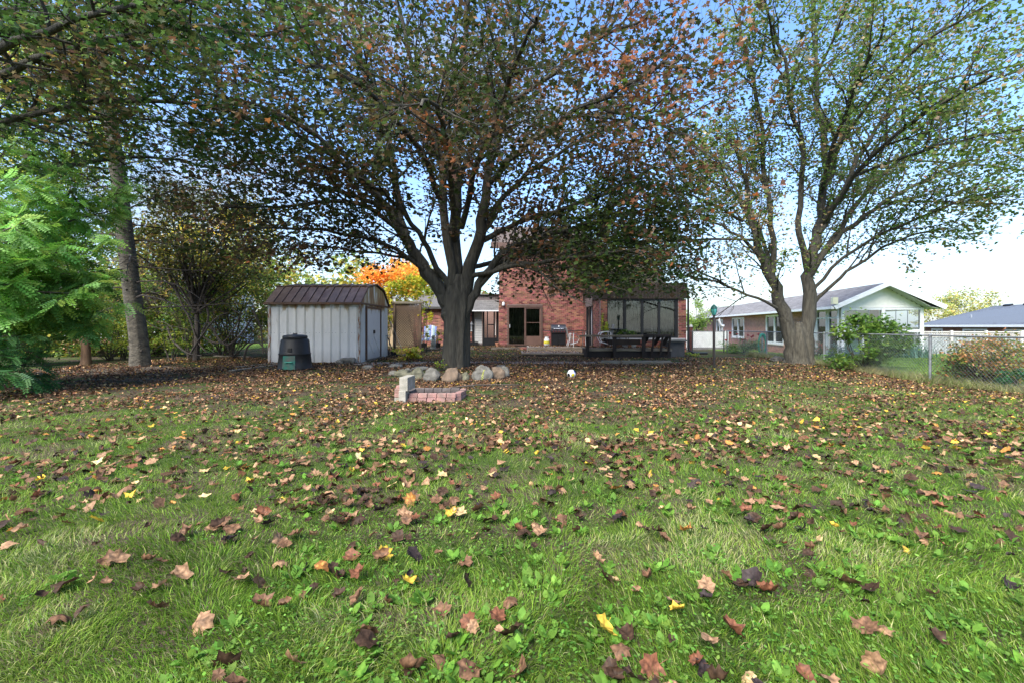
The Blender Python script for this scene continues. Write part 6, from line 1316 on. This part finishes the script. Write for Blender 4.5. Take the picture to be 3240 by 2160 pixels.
vis = np.abs(x) < 1.17 * y; first = np.where(vis)[0][:300]; mask = np.ones(n_, bool); mask[first] = False
ci = rng.choice(8, n_, p=CW / CW.sum())
far_ = y > 12; ci = np.where(far_ & (rng.random(n_) < .25) & (y < 14.8), 0, ci)
size = rng.uniform(.035, .10, n_) * (1 - .3 * sm(4, 8, y))
xm_, ym_, zm_ = x[mask], y[mask], z[mask]; nm = len(xm_)
pos = np.stack([xm_, ym_, zm_ + rng.uniform(.01, .05, nm)], 1); col = np.clip(np.array(CC)[ci[mask]] * np.exp(rng.normal(0, .25, (nm, 1))), .01, .9)
print('litter', nm)
near = ym_ < 5
leaves_mesh('leaf_litter', pos[near], rand_R(near.sum(), .1, .5), size[mask][near], col[near], T_MAPLE, DRY, curl=.5, roll=2.8, label='fallen maple leaves on the near lawn')
vf = ym_ > 10.5; mid_ = ~near & ~vf
leaves_mesh('leaf_litter', pos[vf], rand_R(vf.sum(), .2, .6), size[mask][vf] * 1.1, col[vf], T_DIA, DRY, curl=.5, roll=2, label='far leaf litter around the maples and the patio')
leaves_mesh('leaf_litter', pos[mid_], rand_R(mid_.sum(), .2, .55), size[mask][mid_] * 1.05, col[mid_], T_SMALL, DRY, curl=.5, roll=2.2, label='dense brown leaf litter under the trees')
variants = {}
def leaf_mesh_v(c, v):
    if (c, v) in variants: return variants[c, v]
    TV, TF = T_MAPLE2; r2 = np.random.default_rng(100 + v); th = r2.random() * 6.28; kk = (2.6, -2.2, 3.6, 1.4, 2.0, .6)[v]; X_, Y_ = TV[:, 0], TV[:, 1]; ct, st_ = math.cos(th), math.sin(th)
    p = ct * X_ + st_ * Y_; q = -st_ * X_ + ct * Y_; rr_ = np.hypot(X_, Y_); Z_ = (1 - np.cos(kk * p)) / kk + .35 * q * q * r2.normal(.3, 1) + .13 * np.sin(np.arctan2(Y_, X_) * 5 + v) * rr_ + .04 * np.sin(p * 13 + v) * np.cos(q * 11)
    p2 = np.sin(kk * p) / kk; V = np.stack([ct * p2 - st_ * q * .93, st_ * p2 + ct * q * .93, Z_], 1)
    V = np.vstack([V, [(-.012, -.40, Z_[1]), (.012, -.40, Z_[1]), (.05, -.75, Z_[1] + .1), (.03, -.75, Z_[1] + .1)]]); k = len(TV); TF2 = np.vstack([TF, [(k, k + 1, k + 2), (k, k + 2, k + 3)]])
    base = np.array(CC[c]); cc = np.repeat(base[None], len(V), 0) * (1 + .35 * np.sin(np.arange(len(V)) * 2.1 + v))[:, None]; cc[0] = base * .6
    if c in (4, 5) and v % 2: cc[12:] = cc[12:] * .35 + np.array([.1, .045, .02]) * .65
    me_o = npmesh('fallen_leaf', V, TF2, DRY, None, np.clip(cc, .01, .9), smooth=True); me_ = me_o.data; bpy.data.objects.remove(me_o); variants[c, v] = me_; return me_
zoneX = lambda r_: ['far left', 'left', 'inner left', 'middle', 'inner right', 'right', 'far right'][min(6, max(0, int((r_ + 1.17) / 2.34 * 7)))]
zoneY = lambda y_: 'along the bottom edge' if y_ < 1.75 else 'close to the camera' if y_ < 2.05 else 'a step back' if y_ < 2.35 else 'two steps back'
for i in first:
    c = int(ci[i]); v = int(rng.integers(0, 6)); o = link(bpy.data.objects.new('fallen_leaf', leaf_mesh_v(c, v)))
    o.location = (x[i], y[i], z[i] + rng.uniform(.03, .055)); o.rotation_euler = (rng.normal(0, .45), rng.normal(0, .45), rng.random() * 6.28); s_ = size[i] * 1.05; o.scale = (s_, s_, s_)
    shape = ['curled', 'crumpled', 'folded', 'wavy', 'cupped', 'flattish'][v]; big = 'small' if s_ < .075 else 'large' if s_ > .105 else 'medium'
    tag(o, f"{big} {shape} {CN[c]} leaf, {zoneX(x[i] / y[i])} of the lawn, {zoneY(y[i])}", 'leaf', 'fallen leaves scattered over the near lawn')
